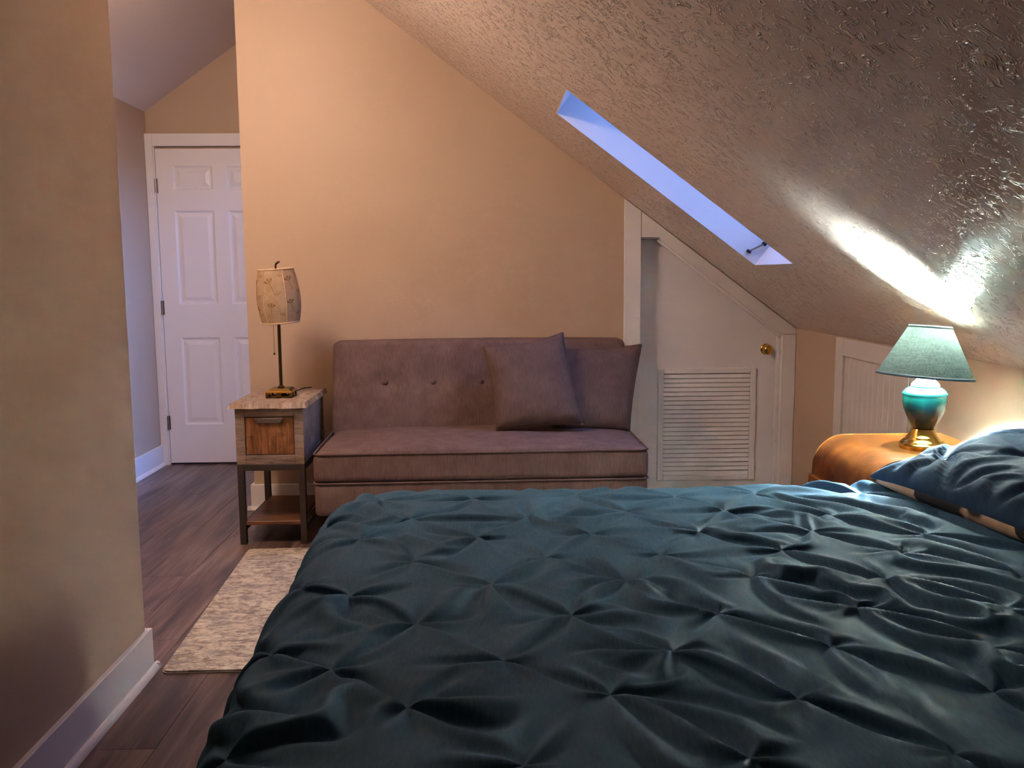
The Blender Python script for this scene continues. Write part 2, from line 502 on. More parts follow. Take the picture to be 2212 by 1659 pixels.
cbox(bm, -.2, SMAX + .02, BY - .1, SY0, 0, TH)
cbox(bm, -.2, SMAX + .02, SY1, SW + .001, 0, TH)
cbox(bm, -.2, SK0, SY0, SY1, 0, TH)
cbox(bm, SK1, SMAX + .02, SY0, SY1, 0, TH)
struct(obj('ceiling', bm, 'ceiling_texture'), 'beige textured plaster ceiling sloping down to the right', 'ceiling')
bm = B()
v = [(HX - .15, hz(HX - .15)), (RX, RZ), (RX, RZ + .2), (HX - .15, hz(HX - .15) + .2)]
prism(bm, v, 'y', 2.5, HY + .12)
struct(obj('ceiling_hall', bm, 'hall_ceiling_paint'), 'pale sloping ceiling above the hallway', 'ceiling')

# skylight: lining boards, sash, glass, latch
win = bpy.data.objects.new('window_1', None); COL.objects.link(win); win.location = cp((SK0 + SK1) / 2, (SY0 + SY1) / 2, 0); win['_o'] = tuple(win.location)
struct(win, 'narrow skylight in the sloping ceiling glowing dusk blue', 'skylight')
lt = .004
obj('lining_board', cbox(B(), SK0, SK1, SY1 - lt, SY1, -.001, TH), 'sash_white', win)
obj('lining_board', cbox(B(), SK0, SK1, SY0, SY0 + lt, -.001, TH), 'sash_white', win)
obj('lining_board', cbox(B(), SK0, SK0 + lt, SY0 + lt, SY1 - lt, -.001, TH), 'sash_white', win)
obj('lining_board', cbox(B(), SK1 - lt, SK1, SY0 + lt, SY1 - lt, -.001, TH), 'sash_white', win)
bm = B(); fw = .035
cbox(bm, SK0 - .05, SK0 + fw, SY0 - .05, SY1 + .05, TH, TH + .05); cbox(bm, SK1 - fw, SK1 + .05, SY0 - .05, SY1 + .05, TH, TH + .05)
cbox(bm, SK0 + fw, SK1 - fw, SY0 - .05, SY0 + fw, TH, TH + .05); cbox(bm, SK0 + fw, SK1 - fw, SY1 - fw, SY1 + .05, TH, TH + .05)
sash = obj('window_frame', bm, 'sash_white', win)
obj('pane', cbox(B(), SK0 + fw - .005, SK1 - fw + .005, SY0 + fw - .005, SY1 - fw + .005, TH + .02, TH + .026), 'window_glass', win)
ly = SY1 - lt
lat = obj('latch', tube(B(), [cp(.605, ly - .012, .034), cp(.576, ly - .012, .088)], .0042, 8), 'nickel', win, True)
for s_, n_ in ((.608, .028), (.573, .094)):
    obj('latch_end', bev(cbox(B(), s_ - .010, s_ + .010, ly - .018, ly, n_ - .006, n_ + .006), .003), 'black_rubber', lat)

# hallway window round the corner, the source of its blue light
w2r = bpy.data.objects.new('window_2', None); COL.objects.link(w2r); w2r.location = (-1.19, (WY0 + WY1) / 2, WZ0); w2r['_o'] = tuple(w2r.location)
struct(w2r, 'hallway window round the corner letting in blue dusk light', 'window')
bm = B(); fw = .035
box(bm, -1.245, -1.20, WY0, WY0 + fw, WZ0, WZ1); box(bm, -1.245, -1.20, WY1 - fw, WY1, WZ0, WZ1)
box(bm, -1.245, -1.20, WY0 + fw, WY1 - fw, WZ0, WZ0 + fw); box(bm, -1.245, -1.20, WY0 + fw, WY1 - fw, WZ1 - fw, WZ1)
box(bm, -1.245, -1.20, WY0 + fw, WY1 - fw, (WZ0 + WZ1) / 2 - .015, (WZ0 + WZ1) / 2 + .015)
obj('window_frame', bm, 'sash_white', w2r)
for z0, z1 in ((WZ0 + fw, (WZ0 + WZ1) / 2 - .015), ((WZ0 + WZ1) / 2 + .015, WZ1 - fw)):
    obj('pane', bx(-1.224, -1.218, WY0 + fw, WY1 - fw, z0, z1), 'window_glass', w2r)

# ------------------------------------------------------------------ trim
def baseboard(name, label, segs, ends=None):
    """segs: list of (poly (x,y) footprint of board, poly footprint of shoe) as box extents"""
    root = None
    bm = B()
    for s in segs: box(bm, *s['b'], 0.0005, .135); 
    root = struct(obj(name, bev(bm, .002, 1), 'trim_paint'), label, 'baseboard')
    bm = B()
    for s in segs:
        if 'q' in s:
            ax, a0, a1, w, sg = s['q']   # axis, range, wall-side coordinate, direction
            pr = [(w, .0005)] + [(w + sg * .017 * math.cos(t), .0005 + .019 * math.sin(t)) for t in [PI / 2 * i / 6 for i in range(7)]]
            prism(bm, pr, ax, a0, a1)
    if len(bm.verts): obj('shoe_molding', bm, 'trim_paint', root, True)
    return root
BT = .017
baseboard('baseboard_left', 'white baseboard along the near partition', [
    dict(b=(LX, LX + BT, BY, LY + BT), q=('y', BY, LY + BT + .017, LX + BT, 1)),
    dict(b=(LX - .137, LX, LY, LY + BT), q=('x', LX - .137, LX + BT + .016, LY + BT, 1))])
baseboard('baseboard_hall', 'white baseboard on the blue lit hallway wall', [
    dict(b=(HX, HX + BT, LY, 5.9), q=('y', LY + .04, 5.9, HX + BT, 1))])
baseboard('baseboard_back', 'white baseboard on the sofa wall behind the end table', [
    dict(b=(-1.254 - BT, .70, SW - BT, SW), q=('x', -1.254 - BT - .017, .70, SW - BT, -1)),
    dict(b=(-1.254 - BT, -1.254, SW, 5.9), q=('y', SW - BT - .016, 5.9, -1.254 - BT, -1))])
baseboard('baseboard_right', 'white baseboard along the knee wall', [
    dict(b=(XE - BT, XE, BY, 3.36), q=('y', BY, 3.36, XE - BT, -1))])

# ------------------------------------------------------------------ six-panel door at the end of the hall
DYF = 5.893
d1 = bpy.data.objects.new('door_1', None); COL.objects.link(d1); d1.location = (-1.72, HY, 0); d1['_o'] = tuple(d1.location)
struct(d1, 'white six-panel door at the end of the hallway', 'door')
DL, DR, DT = -2.103, -1.30, 2.030
# leaf: stiles and rails around recessed fields
leaf = B()
rows_z = [(.265, .835), (1.05, 1.645), (1.775, 1.925)]
cols_x = [(DL + .105, DL + .355), (DL + .445, DL + .695)]
xs = [DL] + [q for c in cols_x for q in c] + [DR]
zs = [.012] + [q for c in rows_z for q in c] + [DT]
for i in range(len(xs) - 1):
    for j in range(len(zs) - 1):
        hole = (i % 2 == 1) and (j % 2 == 1)
        box(leaf, xs[i], xs[i + 1], DYF + (.010 if hole else 0), HY - .001, zs[j], zs[j + 1])
obj('door_leaf', leaf, 'door_paint', d1)
for (x0, x1) in cols_x:
    for (z0, z1) in rows_z:
        bm = B()
        def ring(e, y): return [bm.verts.new(p) for p in ((x0 + e, y, z0 + e), (x1 - e, y, z0 + e), (x1 - e, y, z1 - e), (x0 + e, y, z1 - e))]
        R = [ring(0, DYF + .0002), ring(.012, DYF + .0085), ring(.022, DYF + .0085), ring(.045, DYF + .0025)]
        for a, b in zip(R, R[1:]):
            for q in range(4): bm.faces.new((a[q], a[(q + 1) % 4], b[(q + 1) % 4], b[q]))
        bm.faces.new(R[-1])
        back = [bm.verts.new((v_.co.x, DYF + .0098, v_.co.z)) for v_ in R[0]]
        for q in range(4): bm.faces.new((back[q], back[(q + 1) % 4], R[0][(q + 1) % 4], R[0][q]))
        bm.faces.new(back[::-1])
        obj('panel', bm, 'door_paint', d1)
obj('casing_board', bx(HX + .001, DL - .010, DYF - .013, HY - .001, 0, 2.123, .0015, 1), 'trim_paint', d1)
obj('casing_board', bx(DL - .0095, -1.256, DYF - .013, HY - .001, DT + .016, 2.123, .0015, 1), 'trim_paint', d1)
obj('door_stop', bx(DL - .0095, DL - .003, DYF - .004, HY - .001, 0, DT + .015), 'trim_paint', d1)
obj('gap_shade_strip', bx(DL - .002, DR, DYF + .012, HY - .001, .0005, .0118), 'black_rubber', d1)  # black strip stands for the shade in the gap under the door
for z in (.28, 1.03, 1.80):
    hg = obj('hinge', lathe(B(), [(.0068, -.045), (.0068, .045)], (DL - .0035, DYF - .007, z), 12), 'nickel', d1, True)
    obj('hinge_leaf', bx(DL + .0005, DL + .010, DYF - .0015, DYF - .0002, z - .045, z + .045), 'nickel', hg)

# ------------------------------------------------------------------ slanted closet door with louvre
d2 = bpy.data.objects.new('door_2', None); COL.objects.link(d2); d2.location = (1.17, SW, 0); d2['_o'] = tuple(d2.location)
struct(d2, 'white slant-topped closet door with louvred vent and brass knob', 'door')
CF = SW - .018
def cbd(pts, y0=CF, y1=SW, mat='trim_paint', name='casing_board', par=None):
    bm = prism(B(), pts, 'y', y0, y1)
    return obj(name, bev(bm, .0015, 1), mat, par or d2)
cbd([(.702, 0), (.788, 0), (.788, cz(.788) - .003), (.702, cz(.702) - .003)])
cbd([(.7905, 1.413), (.887, 1.413), (1.5435, .906), (1.6105, .906), (1.6105, cz(1.6105) - .003), (.7905, cz(.7905) - .003)])
cbd([(1.548, 0), (1.6105, 0), (1.6105, .904), (1.548, .904)])
YD = 4.793
cbd([(.795, .01), (1.541, .01), (1.541, .896), (.888, 1.404), (.795, 1.404)], YD, YD + .034, 'door_paint', 'door_leaf')
# jambs and stops inside the opening
cbd([(1.5405, 0), (1.547, 0), (1.547, .903), (1.5405, .903)], CF + .002, YD + .034, name='jamb')
cbd([(.7895, 0), (.7945, 0), (.7945, 1.409), (.7895, 1.409)], SW + .001, YD + .034, name='jamb')
cbd([(.7945, 1.4055), (.8885, 1.4055), (.887, 1.412), (.7945, 1.412)], SW + .001, YD + .034, name='jamb')
def slantband(o0, o1, y0, y1, name):
    nx_, nz_ = .612, .791     # outward normal of the slanted edge (x,z)
    a, b = Vector((.887, 1.413)), Vector((1.5435, .906))
    n2 = Vector((nx_, nz_))
    q = [a - n2 * o0, b - n2 * o0, b - n2 * o1, a - n2 * o1]
    cbd([(p.x, p.y) for p in q], y0, y1, name=name)
slantband(.000, .008, CF + .004, YD + .034, 'jamb')
slantband(.008, .022, CF + .026, CF + .052, 'door_stop')
cbd([(1.522, 0), (1.540, 0), (1.540, .880), (1.522, .895)], CF + .040, CF + .058, name='door_stop')
# louvre insert
lx0, lx1, lz0, lz1 = .900, 1.431, .108, .722
LYF = YD - .010
bm = B()
box(bm, lx0, lx0 + .032, LYF, YD, lz0, lz1); box(bm, lx1 - .032, lx1, LYF, YD, lz0, lz1)
box(bm, lx0 + .032, lx1 - .032, LYF, YD, lz0, lz0 + .03); box(bm, lx0 + .032, lx1 - .032, LYF, YD, lz1 - .03, lz1)
lf = obj('louvre_frame', bev(bm, .003, 1), 'door_paint', d2)
obj('louvre_back', bx(lx0 + .03, lx1 - .03, YD - .0015, YD - .0005, lz0 + .028, lz1 - .028), 'subfloor', d2)
NS = 23; pit = (lz1 - lz0 - .062) / NS
sl = bmesh.new()
w2 = (lx1 - lx0) / 2 - .0325
prism(sl, [(-.0088, -pit * .44), (-.0066, -pit * .50), (-.0020, pit * .34), (-.0038, pit * .40)], 'x', -w2, w2)
bmesh.ops.recalc_face_normals(sl, faces=sl.faces)
sme = bpy.data.meshes.new('louvre_slat'); sl.to_mesh(sme); sl.free(); sme.materials.append(M['door_paint'])
for i in range(NS):
    link('louvre_slat', sme, d2, (Vector(((lx0 + lx1) / 2, YD, lz0 + .031 + pit * (i + .5))) - d2.location))
kb = lathe(B(), [(.0, .0), (.030, .0), (.030, .004), (.024, .007), (.012, .010), (.011, .022), (.016, .027), (.024, .033), (.0275, .042), (.026, .051), (.018, .059), (.006, .062), (0, .062)], (0, 0, 0), 32, False)
bmesh.ops.rotate(kb, verts=kb.verts, cent=(0, 0, 0), matrix=Matrix.Rotation(PI / 2, 3, 'X'))
bmesh.ops.translate(kb, verts=kb.verts, vec=(1.480, YD, .821))
kn = obj('knob', kb, 'polished_brass', d2, 'all'); kn['label'] = 'round polished brass knob'

# ------------------------------------------------------------------ beadboard access panel in the knee wall
d3 = bpy.data.objects.new('door_3', None); COL.objects.link(d3); d3.location = (XE, 3.74, 0); d3['_o'] = tuple(d3.location)
struct(d3, 'white beadboard access panel in the knee wall behind the nightstand', 'access panel')
PX = XE - .018
for (a, b, c, d) in ((4.027, 4.113, 0, .934), (3.375, 3.46, 0, .934)):
    obj('casing_board', bx(PX, XE - .0005, a, b, c + .001, d - .002, .0015, 1), 'panel_paint', d3)
obj('casing_board', bx(PX, XE - .0005, 3.4605, 4.0265, .852, .932, .0015, 1), 'panel_paint', d3)
nb = 11; bw = (4.026 - 3.461) / nb
bdm = B(); e = .004
prism(bdm, [(-bw / 2, 0), (-bw / 2, -.0045), (-bw / 2 + e, -.0075), (bw / 2 - e, -.0075), (bw / 2, -.0045), (bw / 2, 0)], 'z', .012, .851)
bmesh.ops.recalc_face_normals(bdm, faces=bdm.faces)
for v_ in bdm.verts: v_.co = Vector((v_.co.y, v_.co.x, v_.co.z))
bmesh.ops.recalc_face_normals(bdm, faces=bdm.faces)
bme = bpy.data.meshes.new('bead_board'); bdm.to_mesh(bme); bdm.free(); bme.materials.append(M['panel_paint'])
for i in range(nb): link('bead_board', bme, d3, Vector((XE - .0005, 3.461 + bw * (i + .5), 0)) - d3.location)

# ------------------------------------------------------------------ wall switch behind the left lamp
sw = thing('light_switch', 'white light switch plate on the tan wall behind the left lamp', 'light switch', (-1.035, SW, 1.10))
def wallpt(x, z): return (x, z)
obj('switch_plate', bx(-1.075, -1.000, SW - .006, SW - .0005, 1.015, 1.135, .003), 'white_plastic', sw)
obj('toggle', bx(-1.043, -1.033, SW - .016, SW - .006, 1.068, 1.084, .002), 'white_plastic', sw)

# ------------------------------------------------------------------ rug
rug = thing('rug', 'distressed cream and grey area rug at the foot of the bed', 'rug', (-.68, 3.34, 0))
rp = [(-1.033, 2.712), (-.30, 2.722), (-.36, 3.99), (-1.094, 3.978)]
def rounded(pts, r, n=5):
    out = []
    for i in range(len(pts)):
        p, a, b = Vector(pts[i]), Vector(pts[i - 1]), Vector(pts[(i + 1) % len(pts)])
        u, w = (a - p).normalized(), (b - p).normalized()
        for t in range(n + 1):
            s = t / n
            out.append(tuple((p + u * r) * (1 - s) ** 2 + p * 2 * s * (1 - s) + (p + w * r) * s * s))
    return out
obj('pile', prism(B(), rounded(rp, .03), 'z', .0035, .0095), 'rug_pile', rug)
obj('backing', prism(B(), rounded([(-1.036, 2.709), (-.297, 2.719), (-.357, 3.993), (-1.097, 3.981)], .03), 'z', .0004, .0034), 'rug_binding', rug)

# ------------------------------------------------------------------ sofa
SF = 3.875
sofa = thing('sofa', 'armless taupe brown linen sofa with a three-button visible tufted back', 'sofa', (-.055, 4.25, 0))
sofa['label'] = 'armless brown linen sofa with a button tufted back against the tan wall'
SX0, SX1 = -.782, .690
scx, shx = (SX0 + SX1) / 2, (SX1 - SX0) / 2
def seat_fn(p, t):
    if t.z > 0:
        p.z += .030 * (1 - t.x ** 4) * (1 - .45 * (t.y + .1) ** 2 if True else 1) * t.z
        p.z += .004 * math.sin(9 * t.x + 2 * t.y) * (1 - abs(t.y)) * t.z
    p.x *= 1 - .012 * (t.y > 0) * t.y
    return p
# base (skirted deck), seat cushion, backrest
obj('base', rbox((scx, 4.20, .257), (shx - .004, .325, .074), .022, None, 10), 'sofa_linen', sofa, 'all')
seat = obj('seat_cushion', rbox((scx, 4.215, .394), (shx, .340, .066), .030, seat_fn, 26), 'sofa_linen', sofa, 'all')
def rect_loop(x0, x1, y0, y1, z, r, n=6, zf=None):
    pts = []
    for (cx, cy, a0) in ((x1 - r, y0 + r, -PI / 2), (x1 - r, y1 - r, 0), (x0 + r, y1 - r, PI / 2), (x0 + r, y0 + r, PI)):
        for i in range(n + 1):
            a = a0 + PI / 2 * i / n
            pts.append((cx + r * math.cos(a), cy + r * math.sin(a), z))
    return pts
obj('piping', tube(B(), rect_loop(SX0 + .003, SX1 - .003, SF + .002, 4.55, .4575, .035), .0052, 8, True), 'piping_linen', seat, 'all')
obj('piping', tube(B(), rect_loop(SX0 + .001, SX1 - .001, SF + .000, 4.55, .329, .03), .0045, 8, True), 'piping_linen', seat, 'all')
BTN = [(-.517 + .2385 * i, .700) for i in range(5)]
def back_fn(p, t):
    # lean and pull in at the buttons (front face is y < 0)
    if t.y < 0:
        w = 0
        for (bx_, bz_) in BTN:
            d2_ = ((p.x + scx - bx_) ** 2) / .075 ** 2 + ((p.z + .655 - bz_) ** 2) / .06 ** 2
            w += .026 * math.exp(-math.sqrt(d2_ + .02) * 1.4)
        p.y += w * (-t.y)
        p.y -= .020 * (1 - t.x ** 4) * (1 - t.z ** 2) * (-t.y)
    k2 = (p.z + .25) / .5
    p.y += .085 * k2 - .02
    p.x *= 1.0 + .012 * (1 - k2)
    p.z += .006 * (t.z > 0) * (1 - t.x ** 2)
    return p
back = obj('backrest', rbox((scx + .002, 4.545, .655), (.7325, .085, .243), .024, back_fn, 40), 'sofa_linen', sofa, 'all')
for (bx_, bz_) in BTN:
    kz = (bz_ - .655 + .25) / .5
    tx_, tz_ = (bx_ - scx) / .7325, (bz_ - .655) / .245
    yf = 4.545 - .085 + .0130 - .020 * (1 - tx_ ** 4) * (1 - tz_ ** 2) + .085 * kz - .02 + .001
    bt = lathe(B(), [(0, .009), (.006, .0085), (.0115, .006), (.0135, .002), (.0125, -.004), (0, -.004)], (0, 0, 0), 20, False)
    bmesh.ops.rotate(bt, verts=bt.verts, cent=(0, 0, 0), matrix=Matrix.Rotation(PI / 2, 3, 'X'))
    bmesh.ops.translate(bt, verts=bt.verts, vec=(bx_, yf, bz_))
    obj('button', bt, 'piping_linen', back, 'all')
for sx in (SX0 + .07, SX1 - .07):
    for sy in (4.04, 4.46):
        obj('leg', bev(prism(B(), [(sx - .022, 0.0005), (sx + .022, .0005), (sx + .03, .186), (sx - .03, .186)], 'y', sy - .025, sy + .025), .004), 'black_rubber', sofa)

# knife-edge cushions
def pillow_mesh(W, H, T, mat4, n=34, pinch=(), ears=.10, flat=.42, seedv=0, wr=.0, lump=.0, corners=None, hf=None):
    bm = B(); grid = {}
    rnd = random.Random(seedv)
    ph = [rnd.uniform(0, 6.28) for _ in range(8)]
    def pt(i, j, side):
        u, v2 = -1 + 2 * i / n, -1 + 2 * j / n
        u = math.copysign(1 - (1 - abs(u)) ** 1.35, u); v2 = math.copysign(1 - (1 - abs(v2)) ** 1.35, v2)
        cx = u * (1 - ears * .5 * (1 - v2 * v2)); cy = v2 * (1 - ears * .5 * (1 - u * u))
        th = ((1 - u ** 4) * (1 - v2 ** 4))
        th = max(th, 0) ** flat
        x, y = cx * W / 2, cy * H / 2
        z = th * T / 2 * (1 + lump * math.sin(3.1 * u + ph[0]) * math.cos(2.3 * v2 + ph[1]))
        z += wr * th * (math.sin(11 * u + 5 * v2 + ph[2]) + .7 * math.sin(17 * v2 - 6 * u + ph[3])) * (abs(u) ** 2 + abs(v2) ** 2)
        if corners:
            for (su, sv), (ddx, ddy) in corners.items():
                w_ = max(0, .5 + .5 * su * u) ** 1.6 * max(0, .5 + .5 * sv * v2) ** 1.6
                x += ddx * w_; y += ddy * w_
        if side > 0 and hf is not None: z += hf(cx * W / 2, cy * H / 2) * min(1, th * 1.5)
        if side > 0:
            for (pu, pv, dep) in pinch:
                dx, dy = (u - pu) * W / 2, (v2 - pv) * H / 2
                r = math.hypot(dx, dy); a = math.atan2(dy, dx)
                z -= dep * math.exp(-r / .045)
                z += .003 * math.exp(-r / .06) * (math.sin(5 * a + pu * 9) + .5 * math.sin(9 * a + pv * 7)) * min(1, r / .015)
        return Vector((x, y, side * z))
    top = [[bm.verts.new(mat4 @ pt(i, j, 1)) for j in range(n + 1)] for i in range(n + 1)]
    bot = [[top[i][j] if i in (0, n) or j in (0, n) else bm.verts.new(mat4 @ pt(i, j, -1)) for j in range(n + 1)] for i in range(n + 1)]
    for i in range(n):
        for j in range(n):
            bm.faces.new((top[i][j], top[i + 1][j], top[i + 1][j + 1], top[i][j + 1]))
            bm.faces.new((bot[i][j], bot[i][j + 1], bot[i + 1][j + 1], bot[i + 1][j]))
    rim = [top[i][0].co.copy() for i in range(n)] + [top[n][j].co.copy() for j in range(n)] + [top[i][n].co.copy() for i in range(n, 0, -1)] + [top[0][j].co.copy() for j in range(n, 0, -1)]
    return bm, rim
def frame(o, ex, ey):
    ex = Vector(ex).normalized(); ey = Vector(ey); ey = (ey - ex * ey.dot(ex)).normalized(); ez = ex.cross(ey)
    return Matrix(((ex.x, ey.x, ez.x, o[0]), (ex.y, ey.y, ez.y, o[1]), (ex.z, ey.z, ez.z, o[2]), (0, 0, 0, 1)))
# cushion in front: lower-left corner to lower-right corner almost level, top tilted up to the right
c1 = thing('throw_cushion', 'square brown cushion leaning forward in front of the other cushion', 'cushion', (.22, 4.27, .475), 'brown cushions on the sofa')
m4 = frame((.200, 4.278, .696), (1.0, .03, .045), (-.05, .30, 1.0))
bm, rim = pillow_mesh(.410, .412, .15, m4, seedv=4, wr=.0025, lump=.05, ears=.13, corners={(1, 1): (-.038, .048), (-1, 1): (-.015, .0), (1, -1): (.022, .012), (-1, -1): (.02, .01)})
body = obj('cover', bm, 'cushion_linen', c1, 'all')
obj('piping', tube(B(), rim, .0052, 8, True), 'piping_linen', body, 'all')
c2 = thing('throw_cushion', 'brown cushion tucked behind at the right end of the sofa', 'cushion', (.53, 4.40, .475), 'brown cushions on the sofa')
m4 = frame((.515, 4.400, .662), (1.0, .05, -.02), (.045, .26, 1.0))
bm, rim = pillow_mesh(.425, .415, .14, m4, seedv=9, wr=.0025, lump=.05, ears=.12, corners={(1, 1): (.025, .018), (1, -1): (-.045, .005)})
body = obj('cover', bm, 'cushion_linen', c2, 'all')
obj('piping', tube(B(), rim, .0052, 8, True), 'piping_linen', body, 'all')

# ------------------------------------------------------------------ end table
et = thing('end_table', 'narrow weathered wood end table with rust brown drawer and dark steel legs', 'end table', (-1.005, 4.32, 0))
TX0, TX1, TY0, TY1 = -1.158, -.851, 4.072, 4.575
# top with a wavy live front edge and sloped sides
bm = B()
N = 26
front = [(-1.183 + (.354) * i / N, 4.040 + .006 * math.sin(i * .55 + .6) + .003 * math.sin(i * 1.3)) for i in range(N + 1)]
lo = front + [(-.832, 4.60), (-1.183, 4.60)]
up_ = [(x + (.010 if x < -1.17 else (-.010 if x > -.84 else 0)), y + .012 + .004 * math.sin(i * .8 + 1)) for i, (x, y) in enumerate(front)] + [(-.842, 4.598), (-1.173, 4.598)]
A = [bm.verts.new((x, y, .637)) for x, y in lo]; Bv = [bm.verts.new((x, y, .660)) for x, y in up_]
bm.faces.new(A[::-1]); bm.faces.new(Bv)
for i in range(len(A)): bm.faces.new((A[i], A[(i + 1) % len(A)], Bv[(i + 1) % len(A)], Bv[i]))
obj('table_top', bm, 'weathered_wood', et)
ZB0, ZB1 = .376, .636
for (a, b) in ((TX0, TX0 + .042), (TX1 - .042, TX1)):
    obj('post', bx(a, b, TY0, TY0 + .04, ZB0, ZB1, .001, 1), 'weathered_rail', et)
    obj('post', bx(a, b, TY1 - .04, TY1, ZB0, ZB1, .001, 1), 'weathered_rail', et)
    sx = a + .004 if a == TX0 else b - .004 - .014
    obj('side_panel', bx(sx, sx + .014, TY0 + .0405, TY1 - .0405, ZB0 + .03, ZB1 - .03), 'weathered_shaded_side', et)
    obj('side_rail', bx(a + .001, b - .001, TY0 + .0405, TY1 - .0405, ZB1 - .0295, ZB1 - .0005, .001, 1), 'weathered_shaded_side', et)
    obj('side_rail', bx(a + .001, b - .001, TY0 + .0405, TY1 - .0405, ZB0 + .0005, ZB0 + .0295, .001, 1), 'weathered_shaded_side', et)
obj('front_rail', bx(TX0 + .0425, TX1 - .0425, TY0 + .001, TY0 + .03, ZB1 - .040, ZB1 - .0005, .001, 1), 'weathered_rail', et)
obj('front_rail', bx(TX0 + .0425, TX1 - .0425, TY0 + .001, TY0 + .03, ZB0 + .0005, ZB0 + .042, .001, 1), 'weathered_rail', et)
obj('back_panel', bx(TX0 + .0425, TX1 - .0425, TY1 - .02, TY1 - .005, ZB0, ZB1 - .001), 'weathered_shaded_side', et)
dw = obj('drawer', bx(TX0 + .0455, TX1 - .0455, TY0 + .004, TY0 + .40, ZB0 + .045, ZB1 - .044, .001, 1), 'drawer_wood', et)
hb = B(); hx0, hx1, hz_ = TX0 + .085, TX1 - .085, ZB1 - .046
prism(hb, [(hx0, hz_), (hx1, hz_), (hx1 - .02, hz_ - .022), (hx0 + .02, hz_ - .022)], 'y', TY0 - .010, TY0 + .0035)
obj('handle', bev(hb, .0015, 1), 'pewter', dw)
LG = .029
for lx in (TX0, TX1 - LG):
    for lyy in (TY0, TY1 - LG):
        obj('leg', bx(lx, lx + LG, lyy, lyy + LG, .0005, ZB0 - .0005, .0015, 1), 'dark_steel', et)
for lyy in (TY0 + .001, TY1 - LG + .001):
    obj('frame_rail', bx(TX0 + LG, TX1 - LG, lyy, lyy + LG - .002, ZB0 - .030, ZB0 - .001, .001, 1), 'dark_steel', et)
for lx in (TX0 + .001, TX1 - LG + .001):
    obj('frame_rail', bx(lx, lx + LG - .002, TY0 + LG, TY1 - LG, ZB0 - .030, ZB0 - .001, .001, 1), 'dark_steel', et)
    obj('frame_rail', bx(lx, lx + LG - .002, TY0 + LG, TY1 - LG, .064, .090, .001, 1), 'dark_steel', et)
obj('shelf', bx(TX0 + LG + .0005, TX1 - LG - .0005, TY0 + .005, TY1 - .005, .0905, .108, .0015, 1), 'shelf_wood', et)

# ------------------------------------------------------------------ brass lamp with ginkgo-print shade (unlit)
lc = (-.990, 4.272)
lz = .6605
l1 = thing('table_lamp', 'slim brass table lamp with ginkgo-print barrel shade on the weathered end table', 'lamp', (lc[0], lc[1], lz))
bm = B(); hb_ = .060
# square foot: open-work plinth, stepped lid
for (a, b, c, d) in ((-hb_, hb_, -hb_, -hb_ + .006), (-hb_, hb_, hb_ - .006, hb_)):
    for (u0, u1) in ((-.060, -.050), (-.012, .012), (.050, .060)):
        box(bm, lc[0] + u0, lc[0] + u1, lc[1] + c, lc[1] + d, lz, lz + .024)
    box(bm, lc[0] - hb_, lc[0] + hb_, lc[1] + c, lc[1] + d, lz, lz + .005)
for (c, d) in ((-hb_, -hb_ + .006), (hb_ - .006, hb_)):
    for (u0, u1) in ((-.054, -.046), (-.012, .012), (.046, .054)):
        box(bm, lc[0] + c, lc[0] + d, lc[1] + u0, lc[1] + u1, lz, lz + .024)
    box(bm, lc[0] + c, lc[0] + d, lc[1] - .054, lc[1] + .054, lz, lz + .005)
foot = obj('base', bm, 'antique_brass', l1)
bm = bev(box(B(), lc[0] - .062, lc[0] + .062, lc[1] - .062, lc[1] + .062, lz + .0242, lz + .032), .002)
obj('base_lid', bm, 'polished_brass', foot)
bm = B()
r0 = [bm.verts.new((lc[0] + sx * .054, lc[1] + sy * .054, lz + .0325)) for sx, sy in ((-1, -1), (1, -1), (1, 1), (-1, 1))]
r1_ = [bm.verts.new((lc[0] + sx * .044, lc[1] + sy * .044, lz + .043)) for sx, sy in ((-1, -1), (1, -1), (1, 1), (-1, 1))]
for i in range(4): bm.faces.new((r0[i], r0[(i + 1) % 4], r1_[(i + 1) % 4], r1_[i]))
bm.faces.new(r0[::-1]); bm.faces.new(r1_)
obj('base_step', bm, 'antique_brass', foot)
obj('pole', lathe(B(), [(.017, .0432), (.017, .047), (.012, .052), (.0078, .055), (.0078, .345), (.012, .35), (.012, .40), (0, .40)], (lc[0], lc[1], lz), 20, False), 'bronze_pole', l1, True)
# shade: six flat-sided barrel panels, tilted a little
SHC = Vector((lc[0] + .003, lc[1], 1.136))
tilt = Matrix.Rotation(math.radians(-3.0), 4, 'Y') @ Matrix.Rotation(math.radians(2), 4, 'X')
def shade_r(t): return .080 + .022 * (1 - ((t - .47) / .53) ** 2) if True else 0
HS = .248
def shade_pt(ang0, ang1, s, t, off=0.0):
    r = shade_r(t) + off
    a = Vector((r * math.cos(ang0), r * math.sin(ang0), 0)); b = Vector((r * math.cos(ang1), r * math.sin(ang1), 0))
    p = a.lerp(b, s)
    mid = (ang0 + ang1) / 2
    p += Vector((math.cos(mid), math.sin(mid), 0)) * (.010 * (1 - (2 * s - 1) ** 2))
    return SHC + tilt @ Vector((p.x, p.y, (t - .5) * HS))
NP = 6
angs = [math.radians(-90 - 28 + 60 * i) for i in range(NP + 1)]
sh_frame = B()
for i in range(NP):
    tube(sh_frame, [shade_pt(angs[i], angs[i + 1], 0, t / 10, .0015) for t in range(11)], .0022, 6)
for t in (0, 1):
    loop = []
    for i in range(NP): loop += [shade_pt(angs[i], angs[i + 1], s / 5, t, .0005) for s in range(5)]
    tube(sh_frame, loop, .0038, 8, True)
